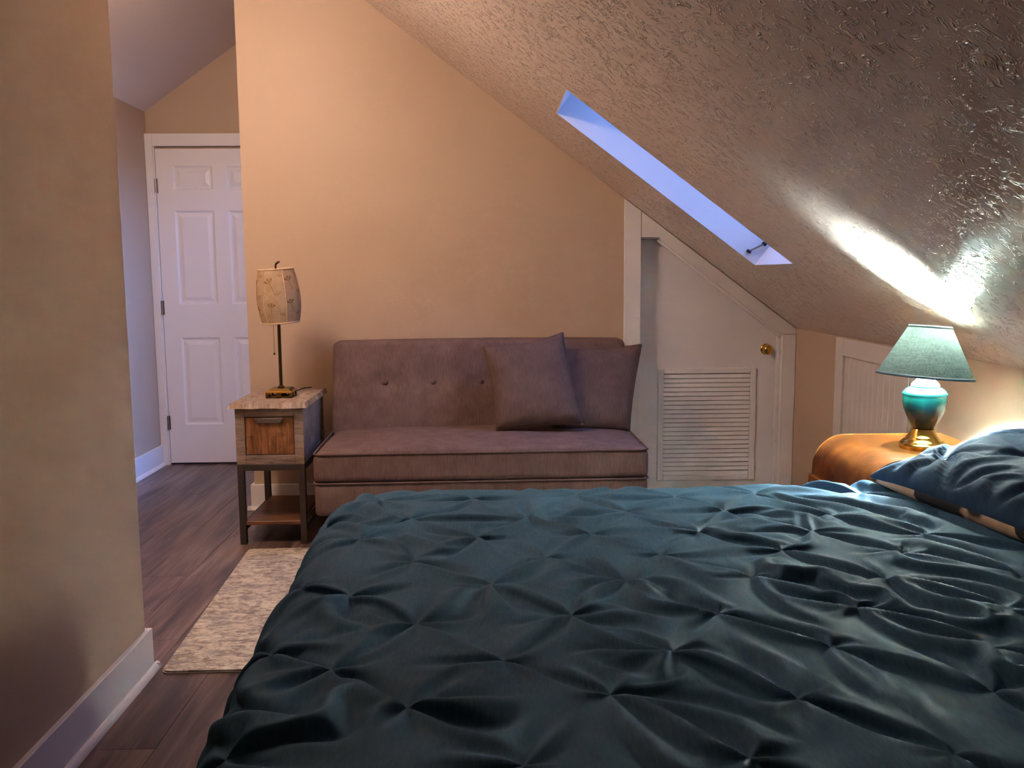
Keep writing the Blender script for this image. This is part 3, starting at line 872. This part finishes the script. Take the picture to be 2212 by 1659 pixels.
    # spider arms
for a in (0, 2, 4):
    tube(sh_frame, [shade_pt(angs[a], angs[a + 1], 0, .94, -.002), SHC + tilt @ Vector((0, 0, .44 * HS))], .0018, 6)
shade = obj('lamp_shade', sh_frame, 'shade_trim', l1, True)
rnd = random.Random(11)
def fan(bm, A0, A1, s, t, size, rot, stem):
    """ginkgo leaf outline drawn on the panel surface"""
    def pp(x, y):
        c_, s_ = math.cos(rot), math.sin(rot)
        X, Y = x * c_ - y * s_, x * s_ + y * c_
        return shade_pt(A0, A1, min(.98, max(.02, s + X / .098)), min(.98, max(.02, t + Y / HS)), .0011)
    n = 9
    hub = bm.verts.new(pp(0, 0))
    rim = [bm.verts.new(pp(size * math.sin(a) * (.9 + .1 * (i % 2)), size * math.cos(a) * (.85 + .15 * (i % 2)))) for i, a in enumerate([-1.15 + 2.3 * q / n for q in range(n + 1)])]
    for i in range(n):
        if i % 3 != 2: bm.faces.new((hub, rim[i], rim[i + 1]))
    if stem:
        prev = None
        for q in range(7):
            a = pp(.006 * math.sin(q * .5) * q / 6, -q * size * .26)
            w = Vector((0, 0, .0008)) + (SHC - a).cross(Vector((0, 0, 1))).normalized() * .0009
            cur = (bm.verts.new(a - w), bm.verts.new(a + w))
            if prev: bm.faces.new((prev[0], prev[1], cur[1], cur[0]))
            else: bm.faces.new((hub, cur[0], cur[1]))
            prev = cur
    return bm
def leaf(pn, mat, *a):
    bm = fan(B(), *a)
    obj('leaf_print', bm, mat, pn)
for i in range(NP):
    bm = B(); g = {}
    for s in range(7):
        for t in range(13): g[s, t] = bm.verts.new(shade_pt(angs[i], angs[i + 1], s / 6, t / 12))
    for s in range(6):
        for t in range(12): bm.faces.new((g[s, t], g[s + 1, t], g[s + 1, t + 1], g[s, t + 1]))
    bmesh.ops.solidify(bm, geom=list(bm.faces), thickness=.0012)
    pn = obj('shade_panel', bm, 'printed_shade', shade, True)
    A0, A1 = angs[i], angs[i + 1]
    leaf(pn, 'print_sepia', A0, A1, .32 + rnd.uniform(-.05, .08), .74 + rnd.uniform(-.06, .06), .028, rnd.uniform(-.4, .4), True)
    leaf(pn, 'print_sepia', A0, A1, .30 + rnd.uniform(-.05, .1), .30 + rnd.uniform(-.06, .06), .024, rnd.uniform(-.9, .2), True)
    leaf(pn, 'print_tan', A0, A1, .72 + rnd.uniform(-.05, .08), .52 + rnd.uniform(-.06, .06), .022, rnd.uniform(-.6, .6), False)
    leaf(pn, 'print_tan', A0, A1, .76 + rnd.uniform(-.05, .05), .14, .018, rnd.uniform(-.4, .4), False)
    leaf(pn, 'print_tan', A0, A1, .80, .86, .016, rnd.uniform(-1, 1), False)
top = SHC + tilt @ Vector((0, 0, .5 * HS))
bm = tube(B(), [top + Vector((0, 0, -.02)), top + Vector((0, 0, .012)), top + Vector((0, 0, .022))], .0045, 10)
fin = obj('finial', bm, 'bronze_pole', l1, True)
bm = tube(B(), [top + Vector((-.001, 0, .018)), top + Vector((.004, 0, .027)), top + Vector((.012, 0, .033)), top + Vector((.020, 0, .036))], [.004, .0055, .006, .003], 10)
obj('finial_leaf', bm, 'bronze_pole', fin, True)
chx = lc[0] - .021
obj('pull_chain', tube(B(), [(chx, lc[1] - .02, 1.03), (chx, lc[1] - .02, .872)], .0013, 6), 'chain_brass', l1)
obj('chain_ball', lathe(B(), [(0, -.006), (.004, -.0045), (.006, 0), (.004, .0045), (0, .006)], (chx, lc[1] - .02, .866), 14, False), 'bronze_pole', l1, 'all')
obj('cord', tube(B(), [(lc[0] + .02, lc[1] + .063, lz + .006), (lc[0] + .05, 4.55, lz + .006), (lc[0] + .07, 4.625, lz), (lc[0] + .075, 4.645, .55), (lc[0] + .07, 4.645, .38), (lc[0] + .075, 4.64, .26), (lc[0] + .10, 4.64, .17), (lc[0] + .14, 4.64, .11), (lc[0] + .20, 4.65, .06), (lc[0] + .27, 4.66, .03)], .003, 8), 'black_rubber', l1, 'all')

# ------------------------------------------------------------------ nightstand (waterfall veneer)
NX0, NX1, NY0, NY1, NZ = 1.045, 1.487, 2.478, 2.905, .698
ns = thing('nightstand', 'waterfall-edge burl veneer nightstand under the green lamp', 'nightstand', ((NX0 + NX1) / 2, (NY0 + NY1) / 2, 0))
Rr = .105
prof = [(NX1, .05), (NX1, NZ)] + [(NX0 + .018 + Rr - Rr * math.sin(a), NZ - Rr + Rr * math.cos(a)) for a in [PI / 2 * i / 12 for i in range(13)]] + [(NX0 + .018, .05)]
obj('body', prism(B(), prof, 'y', NY0 + .003, NY1 - .003), 'burl_veneer', ns, True)
for y in (NY0, NY1 - .0028):
    pr = [(NX1 + .0, .05), (NX1, NZ + .0015)] + [(NX0 + .0165 + Rr - (Rr) * math.sin(a), NZ + .0015 - Rr + Rr * math.cos(a)) for a in [PI / 2 * i / 12 for i in range(13)]] + [(NX0 + .0165, .05)]
    obj('edge_band', prism(B(), pr, 'y', y, y + .0028), 'burl_drawer', ns, True)
for (z0, z1) in ((.075, .235), (.242, .402), (.409, .572)):
    dr = obj('drawer', bx(NX0, NX0 + .0175, NY0 + .012, NY1 - .012, z0, z1, .003), 'burl_drawer', ns)
    kx = lathe(B(), [(.0, 0), (.006, 0), (.005, .01), (.011, .015), (.011, .02), (0, .023)], (0, 0, 0), 16, False)
    bmesh.ops.rotate(kx, verts=kx.verts, cent=(0, 0, 0), matrix=Matrix.Rotation(-PI / 2, 3, 'Y'))
    bmesh.ops.translate(kx, verts=kx.verts, vec=(NX0, (NY0 + NY1) / 2, (z0 + z1) / 2))
    obj('knob', kx, 'antique_brass', dr, True)
obj('plinth', bx(NX0 + .04, NX1 - .01, NY0 + .02, NY1 - .02, .0005, .0495), 'burl_drawer', ns)

# ------------------------------------------------------------------ green lamp (lit)
gc = Vector((1.306, 2.657, NZ + .0005))
g = thing('table_lamp', 'lit green ceramic table lamp with brass foot and grey-green cone shade', 'lamp', gc)
ks = .92
obj('base', lathe(B(), [(0, 0), (.0655, 0), (.0665, .010), (.066, .016), (.060, .022), (.058, .025), (.050, .030), (.0485, .034), (.044, .038), (.038, .047), (.033, .056), (.031, .060), (0, .060)], gc, 48, False), 'polished_brass', g, True)
vz = .060
def vase(bm):
    prof = [(0, .0005), (.030, .0005), (.031, .004), (.039, .018), (.049, .040), (.0565, .060), (.0605, .080), (.0615, .095), (.0615, .102), (.0635, .104), (.0635, .108), (.060, .112), (.056, .117), (.048, .123), (.040, .127), (.036, .129), (0, .129)]
    seg = 64
    rings = []
    for r, z in prof:
        ring = []
        for i in range(seg):
            a = 2 * PI * i / seg
            rr = r
            if .02 < z < .102 and r > 0:
                # carved swags: stacked scalloped ridges
                for kq in range(3):
                    zc = .092 - kq * .018 - .014 * abs(math.sin(3 * a))
                    rr += .0016 * math.exp(-((z - zc) / .004) ** 2)
            ring.append(bm.verts.new((gc.x + rr * math.cos(a), gc.y + rr * math.sin(a), gc.z + vz + z)))
        rings.append(ring)
    for a, b in zip(rings, rings[1:]):
        for i in range(seg): bm.faces.new((a[i], a[(i + 1) % seg], b[(i + 1) % seg], b[i]))
    return bm
def fine(prof, n):
    return prof
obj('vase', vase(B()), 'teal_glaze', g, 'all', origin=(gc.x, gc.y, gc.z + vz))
obj('neck_cap', lathe(B(), [(0, .1895), (.040, .1895), (.040, .193), (.036, .199), (.028, .207), (.021, .217), (.017, .228), (.016, .236), (0, .236)], gc, 40, False), 'off_white_enamel', g, True)
obj('socket', lathe(B(), [(0, .2365), (.013, .2365), (.013, .250), (0, .250)], gc, 24, False), 'polished_brass', g, True)
bulb_c = (gc.x, gc.y, gc.z + .250)
blb = obj('bulb', lathe(B(), [(0, .0005), (.011, .0005), (.012, .010), (.020, .022), (.029, .034), (.0295, .037), (0, .037)], bulb_c, 28, False), 'white_plastic', g, True)
obj('bulb_dome', lathe(B(), [(0, .0375), (.0295, .0375), (.0295, .042), (.026, .052), (.019, .060), (.009, .0645), (0, .066)], bulb_c, 28, False), 'lit_bulb', blb, 'all')
# shade
stilt = Matrix.Rotation(math.radians(4.5), 4, 'Y') @ Matrix.Rotation(math.radians(-1.5), 4, 'X')
SC = gc + Vector((.002, 0, .294))
RB, RT, SH = .137, .0585, .152
def cone(bm, r0, r1, z0, z1, th, seg=64, rows=10):
    o, i_ = [], []
    for q in range(rows + 1):
        t = q / rows; r = r0 + (r1 - r0) * t; z = z0 + (z1 - z0) * t
        o.append([bm.verts.new(SC + stilt @ Vector((r * math.cos(2 * PI * s / seg), r * math.sin(2 * PI * s / seg), z))) for s in range(seg)])
        i_.append([bm.verts.new(SC + stilt @ Vector(((r - th) * math.cos(2 * PI * s / seg), (r - th) * math.sin(2 * PI * s / seg), z))) for s in range(seg)])
    for q in range(rows):
        for s in range(seg):
            bm.faces.new((o[q][s], o[q][(s + 1) % seg], o[q + 1][(s + 1) % seg], o[q + 1][s]))
            bm.faces.new((i_[q][s], i_[q + 1][s], i_[q + 1][(s + 1) % seg], i_[q][(s + 1) % seg]))
    for q in (0, rows):
        for s in range(seg): bm.faces.new((o[q][s], o[q][(s + 1) % seg], i_[q][(s + 1) % seg], i_[q][s]))
    return bm
def single_cone(bm, r0, r1, z0, z1, seg=72, rows=8):
    o = []
    for q in range(rows + 1):
        t = q / rows; r = r0 + (r1 - r0) * t; z = z0 + (z1 - z0) * t
        o.append([bm.verts.new(SC + stilt @ Vector((r * math.cos(2 * PI * s / seg), r * math.sin(2 * PI * s / seg), z))) for s in range(seg)])
    for q in range(rows):
        for s in range(seg): bm.faces.new((o[q][s], o[q][(s + 1) % seg], o[q + 1][(s + 1) % seg], o[q + 1][s]))
    return bm
gsh = obj('lamp_shade', single_cone(B(), RB, RT, -SH / 2, SH / 2), 'green_shade_cloth', g, 'all', origin=tuple(SC))
obj('shade_lining', single_cone(B(), RB - .0025, RT - .0025, -SH / 2, SH / 2), 'shade_lining', gsh, 'all', origin=tuple(SC))
obj('trim_tape', cone(B(), RB + .0012, RB - .0025, -SH / 2 - .001, -SH / 2 + .007, .0022, 72, 1), 'green_shade_tape', gsh, 'all', origin=tuple(SC))
obj('trim_tape', cone(B(), RT + .0040, RT + .0010, SH / 2 - .006, SH / 2 + .001, .0022, 72, 1), 'green_shade_tape', gsh, 'all', origin=tuple(SC))
hp = B()
for sg in (-1, 1):
    tube(hp, [gc + Vector((0, sg * .014, .25)), gc + Vector((0, sg * .040, .275)), gc + Vector((0, sg * .046, .31)), gc + Vector((0, sg * .030, .348)), gc + Vector((0, 0, .356))], .0016, 6)
for a in (0, 2 * PI / 3, 4 * PI / 3):
    tube(hp, [gc + Vector((0, 0, .357)), SC + stilt @ Vector((RT * math.cos(a), RT * math.sin(a), SH / 2 - .004))], .0014, 6)
obj('harp', hp, 'polished_brass', g, True)
obj('cord', tube(B(), [(gc.x + .06, gc.y + .01, NZ + .0035), (gc.x + .085, gc.y - .005, NZ + .0035), (gc.x + .12, gc.y + .012, NZ + .0035), (gc.x + .175, gc.y + .03, NZ + .0035), (gc.x + .178, gc.y + .04, NZ + .0035)], .003, 8), 'white_plastic', g, 'all')

# ------------------------------------------------------------------ bed, quilt, pillow
ZQ = .660
bed = thing('bed', 'low bed with its head at the right, under a dark teal quilt', 'bed', (.56, 1.72, 0))
obj('mattress', rbox((.585, 1.68, .50), (.885, .72, .115), .06, None, 8), 'mattress_ticking', bed, 'all')
obj('box_spring', rbox((.585, 1.68, .277), (.88, .715, .105), .02, None, 6), 'mattress_ticking', bed, 'all')
for sx in (-.25, 1.38):
    for sy in (1.04, 2.32):
        obj('leg', bx(sx - .03, sx + .03, sy - .03, sy + .03, .0005, .1695, .004), 'black_rubber', bed)

CSC = (CAMZ - ZQ) / (CAMZ - .59)
PIN0 = [(-.054, 2.562), (-.212, 2.353), (.096, 2.351), (-.323, 2.171), (-.037, 2.169), (.247, 2.59), (.367, 2.404), (.245, 2.187), (-.179, 1.989), (.119, 2.002), (-.404, 1.859), (-.289, 1.773), (.001, 1.829), (.282, 1.842), (-.144, 1.622), (.15, 1.655), (.02, 1.453), (-.266, 1.429), (-.385, 1.508), (-.129, 1.294), (.18, 1.324), (.04, 1.126), (-.37, 1.182), (.391, 2.017), (.635, 2.39), (.774, 2.578), (.518, 2.194), (1.079, 2.561), (.91, 2.333), (.678, 2.035), (.805, 2.188), (.554, 1.857), (.94, 1.998), (.836, 1.832), (.43, 1.645), (.708, 1.669), (.309, 1.483), (.587, 1.487), (.868, 1.475), (.466, 1.299), (.344, 1.134), (.62, 1.134), (.772, 1.308), (.985, 1.647), (1.072, 2.15)]
pins = [(x * CSC, y * CSC) for x, y in PIN0]
QX0, QX1, QY0, QY1 = -.80, 1.48, .52, 2.84
for j in range(-9, 9):
    for i in range(-6, 7):
        p = ((-.008 * j + .141 * (j % 2) + .282 * i) * CSC, (1.829 + .18 * j) * CSC)
        if QX0 + .03 < p[0] < QX1 - .03 and QY0 + .03 < p[1] < QY1 - .03 and all(math.hypot(p[0] - q[0], p[1] - q[1]) > .15 for q in pins):
            pins.append(p)

def cloth_sim(pins, x0, x1, y0, y1, a, iters1, iters2, seed=3, found=.01, fill=.006, bend=.12, pinr=.02, shear=.35, slack=1.05, var=.05, right=.06, twist=.04, pinz=.004, sm=3):
    """a gathered quilt cover: a sheet with a little slack, tucked at the pins, relaxed by position-based dynamics"""
    rng = np.random.default_rng(seed)
    pins = np.array(pins, float)
    def smooth(shape, cell):
        ny, nx = shape
        c = rng.standard_normal((ny // cell + 3, nx // cell + 3))
        yy = np.arange(ny) / cell; xx = np.arange(nx) / cell
        j = yy.astype(int); i = xx.astype(int); fy = (yy - j)[:, None]; fx = (xx - i)[None]
        fy = fy * fy * (3 - 2 * fy); fx = fx * fx * (3 - 2 * fx)
        g = lambda dj, di: c[j + dj][:, i + di]
        return (g(0, 0) * (1 - fy) + g(1, 0) * fy) * (1 - fx) + (g(0, 1) * (1 - fy) + g(1, 1) * fy) * fx
    def pull(A, Bq, rest, kst, kc):
        d = Bq - A; l = np.sqrt((d * d).sum(-1)) + 1e-9
        s = (l - rest) / l
        if kst != kc: s = np.where(s < 0, kc * s, kst * s)
        elif kst != 1.: s = s * kst
        c = (.5 * s)[..., None] * d
        A += c; Bq -= c
    def run(p, a, iters, bend, pinr, gx, gy, S):
        sx, sy, s1, s2 = S
        J, I, K = [], [], []
        for k_, (px, py) in enumerate(pins):
            jj, ii = np.nonzero((gx - px) ** 2 + (gy - py) ** 2 < pinr * pinr)
            J.append(jj); I.append(ii); K.append(np.full(len(jj), k_))
        J = np.concatenate(J); I = np.concatenate(I); K = np.concatenate(K)
        tgt = np.concatenate([pins, np.full((len(pins), 1), pinz)], 1)[K]
        tgt[:, 0] += (gx[J, I] - pins[K][:, 0]) * .15; tgt[:, 1] += (gy[J, I] - pins[K][:, 1]) * .15
        old = p.copy()
        rx, ry, r1, r2 = a * sx, a * sy, a * 1.41421 * s1, a * 1.41421 * s2
        for it in range(iters):
            v_ = (p - old) * .88; old = p.copy(); p = p + v_
            p[..., 2] += found * (fill - p[..., 2])
            for o in (0, 1):
                n = (p.shape[1] - o) // 2
                pull(p[:, o:o + 2 * n:2], p[:, o + 1:o + 2 * n:2], rx[:, o:o + 2 * n:2], 1., 1.)
            for o in (0, 1):
                n = (p.shape[0] - o) // 2
                pull(p[o:o + 2 * n:2], p[o + 1:o + 2 * n:2], ry[o:o + 2 * n:2], 1., 1.)
            for oy in (0, 1):
                m = (p.shape[0] - oy) // 2
                for ox in (0, 1):
                    n = (p.shape[1] - ox) // 2
                    ya, xa = slice(oy, oy + 2 * m, 2), slice(ox, ox + 2 * n, 2)
                    yb, xb = slice(oy + 1, oy + 2 * m, 2), slice(ox + 1, ox + 2 * n, 2)
                    pull(p[ya, xa], p[yb, xb], r1[ya, xa], shear, shear)
                    pull(p[ya, xb], p[yb, xa], r2[ya, xa], shear, shear)
            for o in range(4):
                n = (p.shape[1] - o) // 4
                if n: pull(p[:, o:o + 4 * n:4], p[:, o + 2:o + 4 * n:4], 2 * rx[:, o:o + 4 * n:4], .25 * bend, bend)
                n = (p.shape[0] - o) // 4
                if n: pull(p[o:o + 4 * n:4], p[o + 2:o + 4 * n:4], 2 * ry[o:o + 4 * n:4], .25 * bend, bend)
            fq = min(1, (it + 10) / (iters * .4))
            p[J, I] += (tgt - p[J, I]) * (.5 * fq)
            np.maximum(p[..., 2], -.008, out=p[..., 2])
            for sl_ in ((0, slice(None)), (-1, slice(None)), (slice(None), 0), (slice(None), -1)):
                p[sl_][..., :2] = old[sl_][..., :2]
        return p
    def up(q, ax):
        n = q.shape[ax]; sh = list(q.shape); sh[ax] = 2 * n - 1; o = np.zeros(sh)
        m = .5 * (np.take(q, range(n - 1), ax) + np.take(q, range(1, n), ax))
        if ax == 0: o[::2] = q; o[1::2] = m
        else: o[:, ::2] = q; o[:, 1::2] = m
        return o
    up2 = lambda q: up(up(q, 0), 1)
    A = 2 * a
    nx = int((x1 - x0) / A) + 1; ny = int((y1 - y0) / A) + 1
    gx, gy = np.meshgrid(x0 + A * np.arange(nx), y0 + A * np.arange(ny))
    cell = max(2, int(.13 / A))
    w = np.clip((gx - .15 + .5 * (1.6 - gy)) / .7, 0, 1); w = w * w * (3 - 2 * w)
    base = slack + var * smooth(gx.shape, cell).clip(-1, 1.6)
    S = [base + right * w + .5 * var * smooth(gx.shape, cell), base + .5 * var * smooth(gx.shape, cell),
         base + (twist + right * .5) * w, base - (twist - right * .5) * w * .6]
    p = np.stack([gx, gy, fill + .003 * rng.standard_normal(gx.shape) + .004 * smooth(gx.shape, 3)], -1)
    p = run(p, A, iters1, bend * 1.3, max(pinr, A * 1.05), gx, gy, S)
    p, gx, gy = up2(p), up2(gx), up2(gy); S = [up2(q) for q in S]
    p[..., 2] += .0006 * rng.standard_normal(gx.shape)
    p = run(p, a, iters2, bend, pinr, gx, gy, S)
    for _ in range(sm):
        q = p.copy()
        q[1:-1, 1:-1] = .5 * p[1:-1, 1:-1] + .125 * (p[2:, 1:-1] + p[:-2, 1:-1] + p[1:-1, 2:] + p[1:-1, :-2])
        p = q
    return p

def bend_over(p, xl, xr, yn, yf, R, z0):
    """roll the flat sheet (x, y, height) over the edges of the bed"""
    x, y, h = p[..., 0], p[..., 1], p[..., 2]
    lx = xl(y)
    rc = .13                                       # rounded corners in plan
    cx = np.clip(x, lx + rc, xr); cy = np.clip(y, yn + rc, yf - rc)
    dx, dy = x - cx, y - cy
    d0 = np.sqrt(dx * dx + dy * dy); dd = np.maximum(d0, 1e-9)
    nx_, ny_ = dx / dd, dy / dd
    d = np.maximum(d0 - rc, 0)
    inner = np.minimum(d0, rc)
    cx = cx + nx_ * inner; cy = cy + ny_ * inner
    ang = np.minimum(d / R, PI / 2)
    rest = np.maximum(d - R * PI / 2, 0)
    ox = R * np.sin(ang) + rest * .02
    oz = -R * (1 - np.cos(ang)) - rest * .99
    sn, cs = np.where(d > 0, np.sin(ang), 0), np.where(d > 0, np.cos(ang), 1)
    return np.stack([cx + nx_ * (ox + h * sn), cy + ny_ * (ox + h * sn), z0 + oz + h * cs], -1)

Q = cloth_sim(pins, QX0, QX1, QY0, QY1, .0063, 160, 90, slack=1.072, var=.09, found=.0013, bend=.11, right=.075, twist=.13, pinr=.020, sm=2)
Q = bend_over(Q, lambda y: -.298 - .042 * np.clip((y - 1.0) / 1.25, 0, 1.2), 2.0, 1.0, 2.362, .085, ZQ - .010)
ny_q, nx_q = Q.shape[:2]
me = bpy.data.meshes.new('quilt')
ix = np.arange(nx_q * ny_q).reshape(ny_q, nx_q)
fq = np.stack([ix[:-1, :-1], ix[:-1, 1:], ix[1:, 1:], ix[1:, :-1]], -1).reshape(-1, 4)
me.from_pydata(Q.reshape(-1, 3).tolist(), [], fq.tolist())
me.polygons.foreach_set('use_smooth', [True] * len(me.polygons))
me.materials.append(M['quilt_cotton'])
qo = link('quilt', me)
sd = qo.modifiers.new('thickness', 'SOLIDIFY'); sd.thickness = .006; sd.offset = -1
tag(qo, 'dark teal pinch-pleated quilt spread over the bed', 'quilt')

# pillow in a pinch-pleated sham, patterned back panel peeking out below
pl = thing('pillow', 'teal pinch-pleated pillow with a beige patterned underside at the head of the bed', 'pillow', (1.33, 2.16, ZQ))
m4 = frame((1.296, 2.042, .731), (.17, -1.0, .0), (.93, .16, .19))
PSC = 1.0
ppins = [(-.22, -.10), (-.05, .03), (-.22, .17), (.12, -.10), (.12, .16), (.29, .03), (-.05, -.21), (-.36, .03)]
PQ = cloth_sim(ppins, -.40, .40, -.30, .30, .007, 120, 60, seed=8, slack=1.07, var=.06, found=.0015, bend=.12, right=.02, twist=.03, pinr=.019, pinz=-.006, fill=.008, sm=2)
_pb = np.full((121, 161), np.nan)
_pi = np.clip(np.rint((PQ[..., 0] + .40) / .005).astype(int), 0, 160); _pj = np.clip(np.rint((PQ[..., 1] + .30) / .005).astype(int), 0, 120)
_acc = np.zeros_like(_pb); _cnt = np.zeros_like(_pb)
np.add.at(_acc, (_pj, _pi), PQ[..., 2]); np.add.at(_cnt, (_pj, _pi), 1)
for _ in range(3):     # fill the few empty cells from their neighbours
    e_ = _cnt == 0
    sa = sum(np.roll(_acc, sh, ax_) for ax_ in (0, 1) for sh in (-1, 1)); sc_ = sum(np.roll(_cnt, sh, ax_) for ax_ in (0, 1) for sh in (-1, 1))
    _acc = np.where(e_, sa, _acc); _cnt = np.where(e_, sc_, _cnt)
PH = _acc / np.maximum(_cnt, 1)
def pillow_relief(x, y):
    fx_, fy_ = min(max((x + .40) / .005, 0), 159.99), min(max((y + .30) / .005, 0), 119.99)
    i_, j_ = int(fx_), int(fy_); a_, b_ = fx_ - i_, fy_ - j_
    return float((PH[j_, i_] * (1 - a_) + PH[j_, i_ + 1] * a_) * (1 - b_) + (PH[j_ + 1, i_] * (1 - a_) + PH[j_ + 1, i_ + 1] * a_) * b_)
pin2 = [(x / .35, y / .23, .022) for x, y in ppins if abs(x) < .33 and abs(y) < .2]
bm, rim = pillow_mesh(.70, .46, .13, m4, 110, pin2, ears=.06, flat=.5, seedv=5, wr=.001, lump=.06, hf=pillow_relief)
obj('sham', bm, 'sham_cotton', pl, 'all')
m4b = m4 @ Matrix.Translation((0, -.004, -.008))
bm, rim = pillow_mesh(.69, .458, .10, m4b, 40, (), ears=.05, flat=.55, seedv=6)
bp = obj('back_panel', bm, 'sham_print', pl, 'all'); bp['label'] = 'beige and black patterned underside'

# ------------------------------------------------------------------ hanging ceiling light over the hall opening
fx, fy = -1.31, 3.03
FZ = hz(fx) - .035
cl = thing('ceiling_light', 'three-arm warm ceiling light hanging over the hallway opening', 'ceiling light', (fx, fy, FZ))
obj('canopy', lathe(B(), [(0, -.02), (.065, -.02), (.062, .0), (.03, .02), (.012, .03), (0, .03)], (fx, fy, FZ - .03), 32, False), 'antique_brass', cl, True)
obj('stem', tube(B(), [(fx, fy, FZ - .045), (fx, fy, 2.53)], .009, 12), 'antique_brass', cl, True)
obj('hub', lathe(B(), [(0, .03), (.02, .025), (.03, 0), (.02, -.025), (0, -.03)], (fx, fy, 2.51), 24, False), 'antique_brass', cl, 'all')
for (ax_, ay_) in ((-1.15, 3.12), (-1.30, 2.86), (-1.46, 3.16)):
    arm = obj('arm', tube(B(), [(fx, fy, 2.51), (fx + (ax_ - fx) * .4, fy + (ay_ - fy) * .4, 2.555), (fx + (ax_ - fx) * .8, fy + (ay_ - fy) * .8, 2.55), (ax_, ay_, 2.51), (ax_, ay_, 2.464)], .006, 10), 'antique_brass', cl, 'all')
    obj('glass_shade', lathe(B(), [(0, -.105), (.012, -.104), (.036, -.094), (.052, -.070), (.055, -.042), (.045, -.015), (.028, 0), (0, 0)], (ax_, ay_, 2.421), 32, False), 'lit_bowl', arm, 'all')
    obj('fitter', lathe(B(), [(0, .0005), (.03, .0005), (.026, .02), (.016, .036), (0, .04)], (ax_, ay_, 2.421), 24, False), 'antique_brass', arm, 'all')

sofa.rotation_euler.z = .022
for o in bpy.data.objects:
    if '_o' in o: del o['_o']
